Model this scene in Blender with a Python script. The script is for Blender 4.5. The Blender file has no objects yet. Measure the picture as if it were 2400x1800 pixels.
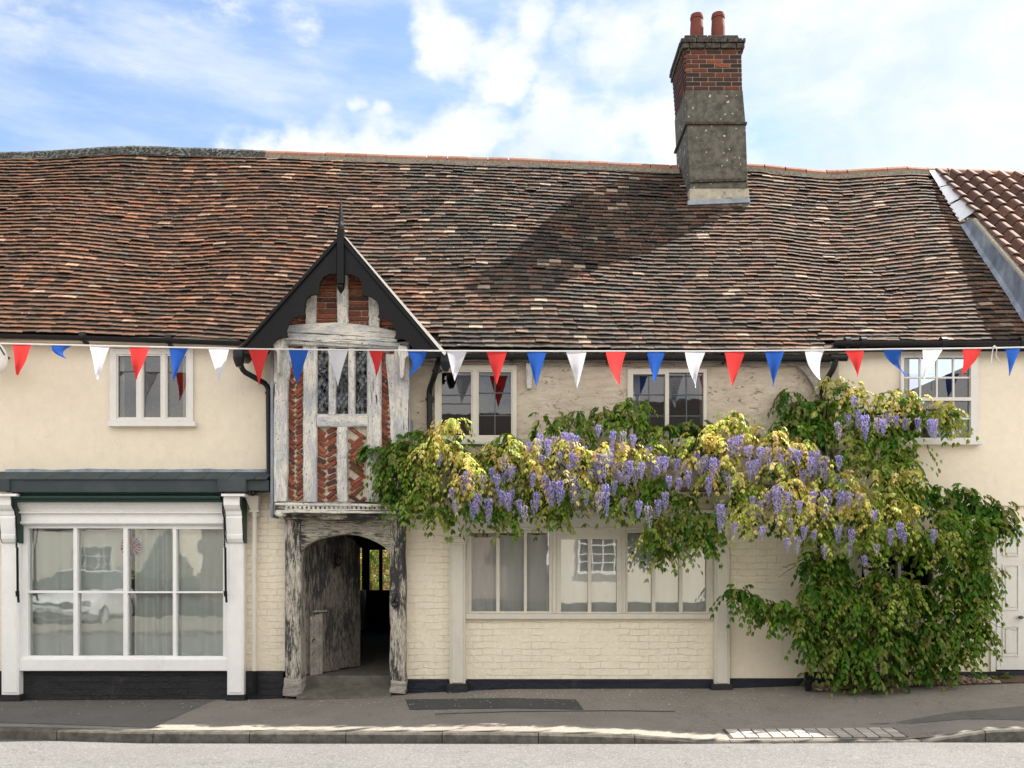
import bpy, math, random
import numpy as np
from mathutils import Vector, noise
R = math.radians
SC = bpy.context.scene
COL = SC.collection
rng = random.Random(7)

# ------------------------------------------------------------------ camera
CAMY, CAMZ, F, HY = -11.0, 1.6, 2145.0, 1318.0
cd = bpy.data.cameras.new('camera'); cam = bpy.data.objects.new('camera', cd); COL.objects.link(cam)
cam.location = (0, CAMY, CAMZ); cam.rotation_euler = (R(90), 0, 0)
cd.sensor_width = 36; cd.lens = 36 * F / 2400; cd.shift_y = (HY - 900) / 2400
cd.clip_start = 0.1; cd.clip_end = 5000
SC.camera = cam
SC.view_settings.view_transform = 'Standard'; SC.view_settings.look = 'None'
SC.view_settings.exposure = 1.42; SC.view_settings.gamma = 1.0
SC.cycles.max_bounces = 8; SC.cycles.diffuse_bounces = 5; SC.cycles.transparent_max_bounces = 16

# ------------------------------------------------------------------ sun + sky
SUN = Vector((0.71, 0.39, 1.0)).normalized()
sl = bpy.data.lights.new('sun', 'SUN'); sl.energy = 5.0; sl.angle = R(0.53); sl.color = (1.0, 0.93, 0.83)
so = bpy.data.objects.new('sun', sl); COL.objects.link(so)
so.rotation_euler = (-SUN).to_track_quat('-Z', 'Y').to_euler(); so.location = (8, 6, 14)

class G:
    def __init__(s, nt): s.nt = nt; s.n = nt.nodes; s.l = nt.links
    def new(s, t, props=None, **inp):
        nd = s.n.new(t)
        for k, v in (props or {}).items(): setattr(nd, k, v)
        for k, v in inp.items(): s.set(nd, k, v)
        return nd
    def set(s, nd, k, v):
        key = int(k[1:]) if k[0] == 'i' and k[1:].isdigit() else k.replace('_', ' ')
        sock = nd.inputs[key]
        if hasattr(v, 'is_output') or isinstance(v, bpy.types.NodeSocket): s.l.new(v, sock)
        elif isinstance(v, bpy.types.Node): s.l.new(v.outputs[0], sock)
        else:
            if isinstance(v, (tuple, list)) and len(v) == 3 and sock.type == 'RGBA': v = (*v, 1)
            sock.default_value = v
    def math(s, op, a, b=0.0, c=None, clamp=False):
        nd = s.n.new('ShaderNodeMath'); nd.operation = op; nd.use_clamp = clamp
        s.set(nd, 'i0', a); s.set(nd, 'i1', b)
        if c is not None: s.set(nd, 'i2', c)
        return nd.outputs[0]
    def mix(s, f, a, b, mode='MIX'):
        nd = s.n.new('ShaderNodeMix'); nd.data_type = 'RGBA'; nd.blend_type = mode
        s.set(nd, 'i0', f); s.set(nd, 'i6', a); s.set(nd, 'i7', b)
        return nd.outputs[2]
    def ramp(s, f, stops, interp='LINEAR'):
        nd = s.n.new('ShaderNodeValToRGB'); cr = nd.color_ramp; cr.interpolation = interp
        while len(cr.elements) < len(stops): cr.elements.new(0.5)
        for e, (p, c) in zip(cr.elements, stops):
            e.position = p; e.color = (*c, 1) if isinstance(c, tuple) else (c, c, c, 1)
        s.set(nd, 'i0', f); return nd.outputs[0]
    def map(s, v, a, b, c=0.0, d=1.0, smooth=False):
        nd = s.n.new('ShaderNodeMapRange')
        if smooth: nd.interpolation_type = 'SMOOTHSTEP'
        s.set(nd, 'i0', v); s.set(nd, 'i1', a); s.set(nd, 'i2', b); s.set(nd, 'i3', c); s.set(nd, 'i4', d)
        return nd.outputs[0]
    def vmath(s, op, a, b=None):
        nd = s.n.new('ShaderNodeVectorMath'); nd.operation = op
        s.set(nd, 'i0', a)
        if b is not None: s.set(nd, 'i1', b)
        return nd.outputs[1] if op in ('DISTANCE', 'LENGTH', 'DOT_PRODUCT') else nd.outputs[0]
    def noise(s, vec, scale, detail=4, rough=0.55, dist=0.0):
        nd = s.n.new('ShaderNodeTexNoise'); s.set(nd, 'Vector', vec)
        s.set(nd, 'Scale', scale); s.set(nd, 'Detail', detail); s.set(nd, 'Roughness', rough); s.set(nd, 'Distortion', dist)
        return nd.outputs[0]

w = bpy.data.worlds.new('World'); SC.world = w; w.use_nodes = True
g = G(w.node_tree); g.n.clear()
sky = g.new('ShaderNodeTexSky', dict(sky_type='NISHITA', sun_disc=False, sun_elevation=math.asin(SUN.z),
            sun_rotation=math.atan2(SUN.x, SUN.y), air_density=1.0, dust_density=0.6, ozone_density=1.5, altitude=50))
tc = g.new('ShaderNodeTexCoord'); D = tc.outputs['Generated']
def pdir(px, py): return tuple(Vector(((px - 1200) / F, 1.0, (HY - py) / F)).normalized())
warp = g.new('ShaderNodeTexNoise', Vector=D, Scale=11.0, Detail=7.0)
wv = g.vmath('SCALE', g.vmath('SUBTRACT', warp.outputs['Color'], (0.5, 0.5, 0.5))); wv.node.inputs['Scale'].default_value = 0.10
Dw = g.vmath('ADD', D, wv)
acc = None
for (px, py, r, a) in [(1060, 90, .070, .92), (1170, 120, .075, .95), (1330, 120, .055, .62), (1430, 150, .075, .62),
                       (1130, 300, .07, .92), (1020, 70, .05, .8), (1005, 140, .045, .8), (1220, 80, .06, .7), (1270, 270, .085, .85), (1060, 340, .07, .75), (1500, 260, .09, .75), (1210, 360, .10, .7),
                       (880, 370, .07, .9), (790, 350, .06, .9), (700, 350, .06, .9), (610, 365, .055, .9), (520, 365, .055, .85), (430, 378, .055, .8), (350, 385, .05, .7), (980, 400, .07, .9), (1350, 340, .1, .75),  (690, 80, .022, .3), (760, 155, .016, .45),
                       (893, 248, .024, .62), (835, 228, .02, .55), (960, 200, .04, .35), (700, 95, .05, .36), (760, 140, .03, .36), (425, 62, .03, .42), (745, 155, .03, .5), (990, 380, .07, .8), (1700, 60, .14, .65), (1880, 60, .12, .55), (2100, 300, .2, .55), (2350, 260, .12, .6), (2350, 60, .1, .35),
                       (10, 130, .12, .55), (150, 70, .12, .38), (330, 110, .12, .28), (30, 200, .07, .5), (500, 20, .10, .2), (1560, 40, .09, .5), (1800, 330, .12, .5)]:
    d = g.vmath('DISTANCE', Dw, pdir(px, py))
    m = g.map(d, 0.0, r, a, 0.0, smooth=True)
    acc = m if acc is None else g.math('MAXIMUM', acc, m)
sep = g.new('ShaderNodeSeparateXYZ', i0=D)
n1 = g.noise(g.new('ShaderNodeMapping', Vector=D, Scale=(1.0, 1.0, 1.9)).outputs[0], 7.0, 9, 0.6)
n2 = g.noise(g.new('ShaderNodeMapping', Vector=D, Rotation=(0, R(28), 0), Scale=(1.0, 1.0, 4.5)).outputs[0], 3.2, 8, 0.62)
back = g.map(sep.outputs[1], 0.5, -0.3, 0.0, 0.75)               # broken cloud added behind the camera to fill and whiten the shade
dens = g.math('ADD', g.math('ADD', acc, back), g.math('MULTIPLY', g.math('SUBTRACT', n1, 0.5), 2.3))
cum = g.map(dens, 0.28, 0.80, smooth=True)
cir = g.map(g.math('ADD', n2, g.math('MULTIPLY', g.math('MAXIMUM', sep.outputs[0], -0.05), 0.62)), 0.36, 0.74, 0.06, 1.0, smooth=True)
cshade = g.map(g.noise(g.new('ShaderNodeMapping', Vector=D, Location=(.02, 0, .03)).outputs[0], 8.0, 6), 0.35, 0.7)
bright = g.map(sep.outputs[1], 0.5, -0.6, 0.44, 0.84)  # unseen clouds behind the camera made brighter to fill the shaded front
bright = g.math('MULTIPLY', bright, g.map(sep.outputs[2], 0.5, 0.95, 1.0, 0.5, smooth=True))  # cloud overhead dimmed so shadows on the roof stay dark
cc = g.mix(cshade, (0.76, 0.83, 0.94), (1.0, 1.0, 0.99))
cloud = g.vmath('SCALE', g.mix(g.map(sep.outputs[1], 0.45, 0.0), cc, (1.0, 0.965, 0.92))); g.l.new(bright, cloud.node.inputs['Scale'])  # out-of-view cloud warmed to offset the blue cast in the shade
skyc = g.vmath('SCALE', g.mix(1.0, sky.outputs[0], (1.02, 1.03, 1.03), 'MULTIPLY')); skyc.node.inputs['Scale'].default_value = 0.090
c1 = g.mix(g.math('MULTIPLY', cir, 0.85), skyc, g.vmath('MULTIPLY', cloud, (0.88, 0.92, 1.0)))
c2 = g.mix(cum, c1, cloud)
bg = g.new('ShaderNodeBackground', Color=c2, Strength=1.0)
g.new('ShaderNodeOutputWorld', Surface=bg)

# ------------------------------------------------------------------ helpers
def P(px, py, Y):
    k = (Y - CAMY) / F
    return Vector(((px - 1200) * k, Y, CAMZ + (HY - py) * k))
def X(px, Y): return (px - 1200) * (Y - CAMY) / F
def Z(py, Y): return CAMZ + (HY - py) * (Y - CAMY) / F

class MB:
    def __init__(s): s.v = []; s.f = []
    def add(s, vs, fs):
        o = len(s.v); s.v.extend(tuple(v) for v in vs); s.f.extend(tuple(i + o for i in f) for f in fs)
    def box(s, x0, x1, y0, y1, z0, z1):
        x0, x1 = sorted((x0, x1)); y0, y1 = sorted((y0, y1)); z0, z1 = sorted((z0, z1))
        s.add([(x0,y0,z0),(x1,y0,z0),(x1,y1,z0),(x0,y1,z0),(x0,y0,z1),(x1,y0,z1),(x1,y1,z1),(x0,y1,z1)],
              [(0,3,2,1),(4,5,6,7),(0,1,5,4),(1,2,6,5),(2,3,7,6),(3,0,4,7)])
    def pbox(s, px0, py0, px1, py1, Y, dep):
        s.box(X(px0,Y), X(px1,Y), Y, Y+dep, Z(py0,Y), Z(py1,Y))
    def obox(s, c, ax, ay, az):      # oriented box: centre and half axes
        c, ax, ay, az = map(Vector, (c, ax, ay, az))
        vs = [c+sx*ax+sy*ay+sz*az for sz in (-1,1) for (sx,sy) in ((-1,-1),(1,-1),(1,1),(-1,1))]
        s.add(vs, [(0,3,2,1),(4,5,6,7),(0,1,5,4),(1,2,6,5),(2,3,7,6),(3,0,4,7)])
    def prism(s, pts, Y, dep):       # pts: pixel outline at plane Y, extruded back
        n = len(pts); fr = [P(x, y, Y) for x, y in pts]; bk = [v + Vector((0, dep, 0)) for v in fr]
        s.add(fr + bk, [tuple(range(n)), tuple(range(2*n-1, n-1, -1))] + [(i, i+n, (i+1) % n + n, (i+1) % n) for i in range(n)])
    def tube(s, pts, r, n=8, cap=True):
        pts = [Vector(p) for p in pts]; rs = r if isinstance(r, (list, tuple)) else [r]*len(pts)
        rings = []; up = Vector((0, 1, 0.01))
        for i, p in enumerate(pts):
            t = (pts[min(i+1, len(pts)-1)] - pts[max(i-1, 0)]).normalized()
            a = t.cross(up); a = a.normalized() if a.length > 1e-4 else Vector((1,0,0)); b = t.cross(a).normalized()
            rings.append([p + rs[i]*(math.cos(2*math.pi*k/n)*a + math.sin(2*math.pi*k/n)*b) for k in range(n)])
        o = [v for rg in rings for v in rg]; fs = []
        for i in range(len(pts)-1):
            for k in range(n): fs.append((i*n+k, i*n+(k+1) % n, (i+1)*n+(k+1) % n, (i+1)*n+k))
        if cap: fs += [tuple(range(n-1, -1, -1)), tuple((len(pts)-1)*n+k for k in range(n))]
        s.add(o, fs)
    def lathe(s, c, prof, n=16):     # prof: (r, z)
        c = Vector(c); o = [c + Vector((r*math.cos(2*math.pi*k/n), r*math.sin(2*math.pi*k/n), z)) for r, z in prof for k in range(n)]
        fs = [(i*n+k, i*n+(k+1) % n, (i+1)*n+(k+1) % n, (i+1)*n+k) for i in range(len(prof)-1) for k in range(n)]
        fs.append(tuple(range(n-1, -1, -1))); fs.append(tuple((len(prof)-1)*n+k for k in range(n)))
        s.add(o, fs)
    def slab(s, rect, holes, Y, dep, jit=0.0):   # pixel rect with rectangular holes
        xs = sorted({rect[0], rect[2], *[h[0] for h in holes], *[h[2] for h in holes]})
        ys = sorted({rect[1], rect[3], *[h[1] for h in holes], *[h[3] for h in holes]})
        inh = lambda a, b: any(h[0] < a < h[2] and h[1] < b < h[3] for h in holes)
        for i in range(len(xs)-1):
            for j in range(len(ys)-1):
                if not inh((xs[i]+xs[i+1])/2, (ys[j]+ys[j+1])/2):
                    x0, x1, z0, z1 = X(xs[i],Y), X(xs[i+1],Y), Z(ys[j+1],Y), Z(ys[j],Y)
                    s.add([(x0,Y,z0),(x1,Y,z0),(x1,Y,z1),(x0,Y,z1)], [(0,1,2,3)])
                    s.add([(x0,Y+dep,z0),(x1,Y+dep,z0),(x1,Y+dep,z1),(x0,Y+dep,z1)], [(3,2,1,0)])
        for k, h in enumerate([rect] + list(holes)):
            x0, x1, z0, z1 = X(h[0],Y), X(h[2],Y), Z(h[3],Y), Z(h[1],Y)
            vs = [(x0,Y,z0),(x1,Y,z0),(x1,Y,z1),(x0,Y,z1)]; vs += [(a, Y+dep, c) for a, b, c in vs]
            s.add(vs, [(0,1,5,4),(1,2,6,5),(2,3,7,6),(3,0,4,7)])
    def timber(s, a, b, wa, wb, Y, dep, wob=1.2, n=14, seed=0):   # hewn timber between pixel points, widths in px
        r = random.Random(seed); A = Vector(a); B = Vector(b); d = (B-A).normalized(); nn = Vector((-d.y, d.x))
        rows = []
        for i in range(n+1):
            t = i/n; c = A.lerp(B, t); wd = wa + (wb-wa)*t
            l = c - nn*(wd/2 + r.uniform(-wob, wob)*.8); q = c + nn*(wd/2 + r.uniform(-wob, wob)*.8)
            yy = Y + r.uniform(-.006, .006)
            ch = .07*wd
            pl, pr = P(l.x, l.y, Y), P(q.x, q.y, Y); li, ri = P(l.x+nn.x*ch, l.y+nn.y*ch, Y), P(q.x-nn.x*ch, q.y-nn.y*ch, Y)
            mid = (li+ri)/2
            rows.append([Vector((pl.x, Y+dep, pl.z)), Vector((pl.x, yy+.014, pl.z)), Vector((li.x, yy, li.z)), Vector((mid.x, yy-r.uniform(-.003,.005), mid.z)), Vector((ri.x, yy, ri.z)), Vector((pr.x, yy+.014, pr.z)), Vector((pr.x, Y+dep, pr.z))])
        m = 7; vs = [v for rw in rows for v in rw]; fs = []
        for i in range(n):
            for k in range(m): fs.append((i*m+k, i*m+(k+1) % m, (i+1)*m+(k+1) % m, (i+1)*m+k))
        fs += [tuple(range(m-1, -1, -1)), tuple(n*m+k for k in range(m))]
        s.add(vs, fs)

def link(o, parent=None):
    COL.objects.link(o)
    if parent: o.parent = parent; o.matrix_parent_inverse = parent.matrix_world.inverted()
    return o
def tag(o, label=None, cat=None, group=None, kind=None):
    if label: o['label'] = label
    if cat: o['category'] = cat
    if group: o['group'] = group
    if kind: o['kind'] = kind
    return o
def wloc(o):
    v = Vector((0,0,0))
    while o: v += o['_w'] if False else Vector(o.location); o = o.parent
    return v
def empty(name, loc, label, cat, group=None):
    o = bpy.data.objects.new(name, None); o.empty_display_size = .2; o.location = loc
    COL.objects.link(o); return tag(o, label, cat, group)
def part(name, mb, mat, parent=None, label=None, bevel=0.0, smooth=False):
    me = bpy.data.meshes.new(name)
    V = np.array(mb.v, dtype=float)
    c = Vector(((V[:,0].min()+V[:,0].max())/2, (V[:,1].min()+V[:,1].max())/2, V[:,2].min()))
    me.from_pydata([tuple(v) for v in (V - np.array(c))], [], mb.f); me.update()
    if smooth: me.polygons.foreach_set('use_smooth', [True]*len(me.polygons))
    me.materials.append(mat)
    o = bpy.data.objects.new(name, me); COL.objects.link(o)
    if parent:
        o.parent = parent; o.location = c - wloc(parent)
    else: o.location = c
    if bevel:
        m = o.modifiers.new('bevel', 'BEVEL'); m.width = bevel; m.segments = 2; m.limit_method = 'ANGLE'; m.angle_limit = R(40)
        me.polygons.foreach_set('use_smooth', [True]*len(me.polygons)); m.harden_normals = True
    if label: o['label'] = label
    return o

# ------------------------------------------------------------------ materials
def newmat(name):
    m = bpy.data.materials.new(name); m.use_nodes = True; gg = G(m.node_tree); gg.n.clear()
    geo = gg.new('ShaderNodeNewGeometry'); gg.pos = geo.outputs['Position']; gg.isl = geo.outputs['Random Per Island']
    return m, gg
def finish(m, gg, col, rough=0.7, bump=None, bs=0.3, bd=0.01, spec=0.4, **kw):
    b = gg.new('ShaderNodeBsdfPrincipled', Base_Color=col, Roughness=rough, **kw)
    b.inputs['Specular IOR Level'].default_value = spec
    if bump is not None:
        bn = gg.new('ShaderNodeBump', Strength=bs, Distance=bd, Height=bump); gg.l.new(bn.outputs[0], b.inputs['Normal'])
    gg.new('ShaderNodeOutputMaterial', Surface=b.outputs[0]); return m
def scl(gg, v, s, loc=(0,0,0), rot=(0,0,0)): return gg.new('ShaderNodeMapping', Vector=v, Scale=s, Location=loc, Rotation=rot).outputs[0]
def paint(name, col, rough=.5, var=.08, dirt=.25, bs=.15, sc=12, dirtcol=(.25,.22,.17), spec=.4, crack=0.0):
    m, q = newmat(name)
    n = q.noise(q.pos, sc, 5); n2 = q.noise(scl(q, q.pos, (1,1,.35)), 2.2, 6, .65)
    c = q.mix(q.map(n, .3, .7), tuple(x*(1-var) for x in col), tuple(min(1, x*(1+var*.5)) for x in col))
    c = q.mix(q.math('MULTIPLY', q.map(n2, .56, .8, smooth=True), dirt), c, dirtcol)
    stre = q.map(q.noise(scl(q, q.pos, (1,1,.10)), 7, 5, .6), .60, .78, 0, 1, smooth=True); c = q.mix(q.math('MULTIPLY', stre, dirt*.9), c, dirtcol)
    hair = q.math('ABSOLUTE', q.math('SUBTRACT', q.noise(scl(q, q.pos, (1,1,.6)), 1.7, 7, .6, .4), .5)); c = q.mix(q.map(hair, .0, .005, crack, 0), c, tuple(x*.5 for x in dirtcol))
    spots = q.map(q.noise(q.pos, 55, 2), .74, .8)
    c = q.mix(q.math('MULTIPLY', spots, dirt*1.6), c, (.08,.06,.05))
    return finish(m, q, c, rough, n, bs, .004, spec)
def xz(q, off=(0,0,0)):
    s = q.new('ShaderNodeSeparateXYZ', i0=q.pos); 
    return q.new('ShaderNodeCombineXYZ', i0=s.outputs[0], i1=s.outputs[2]).outputs[0]
def painted_brick(name, col, bs=.5):
    m, q = newmat(name)
    wv = q.vmath('SCALE', q.vmath('SUBTRACT', q.new('ShaderNodeTexNoise', Vector=q.pos, Scale=5.0).outputs['Color'], (.5,.5,.5))); wv.node.inputs['Scale'].default_value = .05
    v = q.vmath('ADD', xz(q), wv)
    br = q.new('ShaderNodeTexBrick', Vector=v, Scale=1.0, Mortar_Size=.005, Mortar_Smooth=.9, Brick_Width=.235, Row_Height=.080, Color1=(1,1,1), Color2=(.8,.8,.8), Mortar=(0,0,0))
    n = q.noise(q.pos, 18, 6, .6)
    patch = q.map(q.noise(q.pos, 2.2, 5, .65), .38, .62, .0, 1.0)
    h = q.math('ADD', q.math('MULTIPLY', br.outputs[0], patch), q.math('MULTIPLY', n, .8))
    c = q.mix(q.map(n, .3, .7), tuple(x*.93 for x in col), tuple(min(1,x*1.04) for x in col))
    c = q.mix(q.math('MULTIPLY', q.math('MULTIPLY', br.outputs['Fac'], patch), .30), c, (col[0]*.72, col[1]*.62, col[2]*.52))
    grime = q.map(q.noise(scl(q, q.pos, (1,1,.5)), 2.0, 7, .7), .60, .85, 0, .30, smooth=True)
    c = q.mix(grime, c, (.36,.30,.22))
    return finish(m, q, c, .6, h, bs*1.3, .02, .3)
CREAM = (.80,.665,.475)
M = {}
M['cream_brick'] = painted_brick('cream_painted_brick', (.82,.745,.605))
M['black_brick'] = painted_brick('black_painted_brick', (.022,.022,.026), .6)
M['navy_brick'] = painted_brick('navy_painted_brick', (.016,.019,.030), .5)
M['cream_render'] = paint('cream_render', (.76,.68,.545), .75, .05, .13, .35, 9, crack=.12)
M['right_render'] = paint('pale_render', (.80,.72,.585), .75, .05, .15, .4, 14)
m, q = newmat('rough_old_render')
n = q.noise(q.pos, 3.5, 9, .72, .3); cr = q.noise(scl(q, q.pos, (1,1,2.2)), 7, 9, .78, .6)
c = q.mix(q.map(n, .3, .7), (.64,.55,.43), (.82,.73,.59)); c = q.mix(q.map(cr, .44, .36, 0, .9, smooth=True), c, (.13,.10,.07))
M['rough_render'] = finish(m, q, c, .85, cr, 1.0, .05)
M['white_paint'] = paint('white_gloss_paint', (.85,.85,.84), .4, .04, .22, .15)
M['cream_paint'] = paint('stone_coloured_paint', (.63,.595,.52), .42, .05, .35, .1)
M['offwhite'] = paint('off_white_paint', (.72,.70,.66), .4, .05, .35, .1)
M['black_paint'] = paint('black_gloss_paint', (.007,.007,.008), .45, .2, .12, .25, 12, (.06,.06,.06), .18)
M['black_plastic'] = paint('black_plastic', (.010,.010,.012), .35, .1, .1, .03, 12, (.08,.08,.08), .3)
M['green_paint'] = paint('dark_green_paint', (.008,.035,.028), .35, .1, .1, .05, 12, (.05,.06,.05))
M['lead_bars'] = paint('dark_lead', (.09,.105,.12), .5)
def old_timber(name, axis, light=(.78,.74,.65), mid=(.47,.48,.51), dark=(.05,.045,.04), amt=.62, bsx=.8):
    m, q = newmat(name)
    s = (1,1,.07) if axis == 'z' else (.07,1,1)
    s2 = (1,1,.25) if axis == 'z' else (.25,1,1)
    fine = q.noise(scl(q, q.pos, s), 110, 6, .7, .25); br = q.noise(scl(q, q.pos, s2), 7, 8, .7, .6); pit = q.noise(scl(q, q.pos, (1,1,.6) if axis == 'z' else (.6,1,1)), 60, 2, .5); sp = q.noise(scl(q, q.pos, s), 22, 3, .5, .4)
    c = q.mix(q.map(br, .36+.2*(amt-.5), .60+.2*(amt-.5), smooth=True), light, mid)
    c = q.mix(q.map(fine, .52, .38, 0, .6, smooth=True), c, tuple(x*.5 for x in mid))
    c = q.mix(q.map(sp, .335, .30, 0, .95), c, dark)
    c = q.mix(q.map(pit, .66, .70, 0, .9), c, dark)
    c = q.mix(q.map(q.noise(q.pos, 9, 6, .7), .60, .72, 0, .5), c, (.16,.14,.11))
    h = q.math('ADD', q.math('ADD', fine, q.math('MULTIPLY', pit, -.6)), q.map(sp, .34, .30, 0, -1.2))
    return finish(m, q, c, .8, h, bsx, .015, .2)
M['timber_v'] = old_timber('limewashed_oak_upright', 'z')
M['timber_h'] = old_timber('limewashed_oak_beam', 'x')
M['timber_grey'] = old_timber('bare_grey_oak', 'x', (.48,.44,.38), (.30,.28,.26))
def flaking(name, axis, thr, lo=(.22,.20,.165), hi=(.58,.54,.46)):
    m, q = newmat(name)
    s = (1,1,.16) if axis == 'z' else (.16,1,1)
    a = q.noise(scl(q, q.pos, s), 34, 12, .80, .5); b = q.noise(scl(q, q.pos, (1,1,.6)), 2.6, 4, .5)
    f = q.math('ADD', q.math('MULTIPLY', a, .7), q.math('MULTIPLY', b, .45))
    grain = q.noise(scl(q, q.pos, s), 90, 5)
    base = q.mix(q.map(grain, .35, .6), lo, hi)
    c = q.mix(q.map(f, thr-.025, thr+.035, smooth=True), base, (.040,.039,.042))
    return finish(m, q, c, .65, q.math('ADD', f, q.math('MULTIPLY', grain, .5)), 1.0, .02, .3)
M['flaking_v'] = flaking('flaking_black_paint_upright', 'z', .572)
M['flaking_h'] = flaking('flaking_black_paint_lintel', 'x', .585, (.16,.15,.12), (.52,.48,.39))
M['door_wood'] = flaking('dark_flaking_door', 'z', .575, (.085,.077,.065), (.28,.255,.22))
# roof tiles
def tile_mat(name, ridge=False):
    m, q = newmat(name)
    s = q.new('ShaderNodeSeparateXYZ', i0=q.pos)
    big = q.noise(q.pos, .55, 3, .5); mid = q.noise(q.pos, 1.8, 3, .6)
    r = q.isl
    red = q.ramp(r, [(0,(.052,.036,.030)),(.10,(.085,.052,.040)),(.28,(.125,.070,.050)),(.52,(.165,.085,.058)),(.70,(.22,.10,.062)),(.80,(.12,.072,.055)),(.91,(.28,.155,.115)),(.965,(.40,.26,.20)),(.985,(.13,.125,.11))], 'CONSTANT')
    gry = q.ramp(r, [(0,(.042,.039,.036)),(.16,(.062,.056,.049)),(.34,(.095,.080,.066)),(.50,(.13,.085,.062)),(.64,(.19,.10,.068)),(.72,(.16,.105,.08)),(.82,(.25,.165,.125)),(.90,(.14,.125,.105)),(.972,(.48,.38,.29))], 'CONSTANT')
    # grey tiles grow commoner from the middle of the roof rightwards
    gx = q.map(q.math('ADD', s.outputs[0], q.math('MULTIPLY', q.math('SUBTRACT', big, .5), 9.0)), -3.6, .5, 0.0, 1.0, smooth=True)
    gx = q.math('MULTIPLY', gx, q.map(s.outputs[0], 1.2, 3.4, 1.0, .55))
    c = q.mix(gx, q.mix(1.0, red, (1.16,1.13,1.0), 'MULTIPLY'), gry)
    n = q.noise(q.pos, 38, 5, .65); c = q.mix(q.map(n, .35, .65, 0, 1), q.mix(.5, c, (.03,.025,.02)), c)
    stain = q.noise(scl(q, q.pos, (1.6,.5,.5)), 1.2, 6, .6); c = q.mix(q.map(stain, .46, .68, 0, .55, smooth=True), c, (.045,.038,.030))
    # moss and lichen
    l = q.noise(q.pos, 26, 4, .6); lm = q.noise(q.pos, 1.5, 3, .6)
    c = q.mix(q.math('MULTIPLY', q.map(l, .64, .68), q.map(lm, .4, .6, .15, .9)), c, (.46,.45,.40))
    m3 = q.map(q.noise(q.pos, 3.2, 6, .65), .55, .75, 0, .6, smooth=True); c = q.mix(m3, c, (.055,.055,.035))
    return finish(m, q, c, .85, n, .5, .008, .25)
M['tiles'] = tile_mat('clay_plain_tiles')
m, q = newmat('ridge_clay'); n = q.noise(q.pos, 14, 6, .65); c = q.ramp(q.isl, [(0,(.24,.085,.05)),(.5,(.30,.125,.075)),(1,(.24,.12,.08))]); c = q.mix(q.map(n,.42,.68,0,.7), c, (.24,.19,.13)); M['ridge_clay'] = finish(m, q, c, .8, n, .4, .01)
m, q = newmat('ridge_lichened'); n = q.noise(q.pos, 24, 7, .7); c = q.mix(q.map(n,.48,.58), (.028,.030,.029), (.20,.215,.195)); c = q.mix(q.map(q.noise(q.pos,5,3),.4,.65,0,.6), c, (.045,.045,.04)); M['ridge_old'] = finish(m, q, c, .9, n, .8, .02)
m, q = newmat('lime_mortar'); n = q.noise(q.pos, 30, 6, .7); c = q.mix(q.map(n,.35,.65), (.38,.34,.26), (.64,.58,.47)); M['mortar'] = finish(m, q, c, .9, n, .9, .012)
m, q = newmat('dark_mortar'); n = q.noise(q.pos, 30, 6, .7); c = q.mix(q.map(n,.35,.65), (.10,.09,.075), (.30,.27,.21)); M['mortar_dark'] = finish(m, q, c, .9, n, .8, .012)
M['mortar_chimney'] = paint('chimney_mortar', (.34,.29,.21), .9)
m, q = newmat('handmade_brick'); n = q.noise(q.pos, 28, 6, .7)
c = q.ramp(q.isl, [(0,(.05,.028,.022)),(.2,(.13,.042,.026)),(.45,(.22,.06,.033)),(.7,(.28,.075,.036)),(.9,(.34,.12,.06)),(1,(.20,.07,.045))]); c = q.mix(q.map(n,.32,.5,.7,0), c, (.04,.028,.024)); c = q.mix(q.map(q.noise(q.pos, 40, 3), .64,.70,0,.6), c, (.55,.48,.38))
M['brick'] = finish(m, q, c, .85, n, .8, .012)
m, q = newmat('sooty_brick'); n = q.noise(q.pos, 30, 6, .7)
c = q.ramp(q.isl, [(0,(.028,.018,.018)),(.3,(.055,.026,.022)),(.5,(.10,.028,.020)),(.72,(.15,.038,.022)),(.9,(.25,.065,.03))], 'CONSTANT'); c = q.mix(q.map(n,.35,.55,.55,0), c, (.03,.022,.02))
M['brick_chimney'] = finish(m, q, c, .85, n, .7, .01)
m, q = newmat('dark_cap_brick'); n = q.noise(q.pos, 22, 6, .7); c = q.mix(q.map(n,.45,.62), (.035,.028,.027), (.10,.09,.07)); c = q.mix(q.map(n,.66,.72), c, (.30,.30,.24)); M['brick_cap'] = finish(m, q, c, .9, n, .7, .01)
m, q = newmat('chimney_render'); n = q.noise(q.pos, 9, 8, .7); sp = q.noise(q.pos, 16, 2, .4)
sz = q.new('ShaderNodeSeparateXYZ', i0=q.pos)
c = q.mix(q.map(n,.35,.62), (.050,.048,.038), (.140,.132,.108)); c = q.mix(q.map(sp,.68,.71), c, (.50,.50,.43)); c = q.mix(q.map(q.noise(q.pos, 30, 3), .33,.28,0,.8), c, (.03,.03,.025))
M['chimney_render'] = finish(m, q, c, .9, n, .8, .015)
m, q = newmat('fresh_mortar_skirt'); n = q.noise(q.pos, 9, 8, .7); c = q.mix(q.map(n,.35,.62), (.30,.27,.215), (.45,.41,.33)); c = q.mix(q.map(q.noise(q.pos, 4, 6), .55,.62,0,.8), c, (.13,.12,.09)); M['skirt'] = finish(m, q, c, .9, n, .5, .01)
M['pot'] = paint('terracotta_pot', (.15,.036,.022), .7, .15, .5, .2, 12, (.12,.05,.04))
m, q = newmat('sheet_lead'); n = q.noise(scl(q,q.pos,(1,1,.5)), 5, 7, .65); c = q.mix(q.map(n,.35,.65), (.12,.15,.19), (.30,.34,.40)); M['lead'] = finish(m, q, c, .45, n, .4, .01, .5)
M['bright_lead'] = paint('bright_new_lead', (.80,.82,.86), .45, .1, .2, .3, 12)
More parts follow.
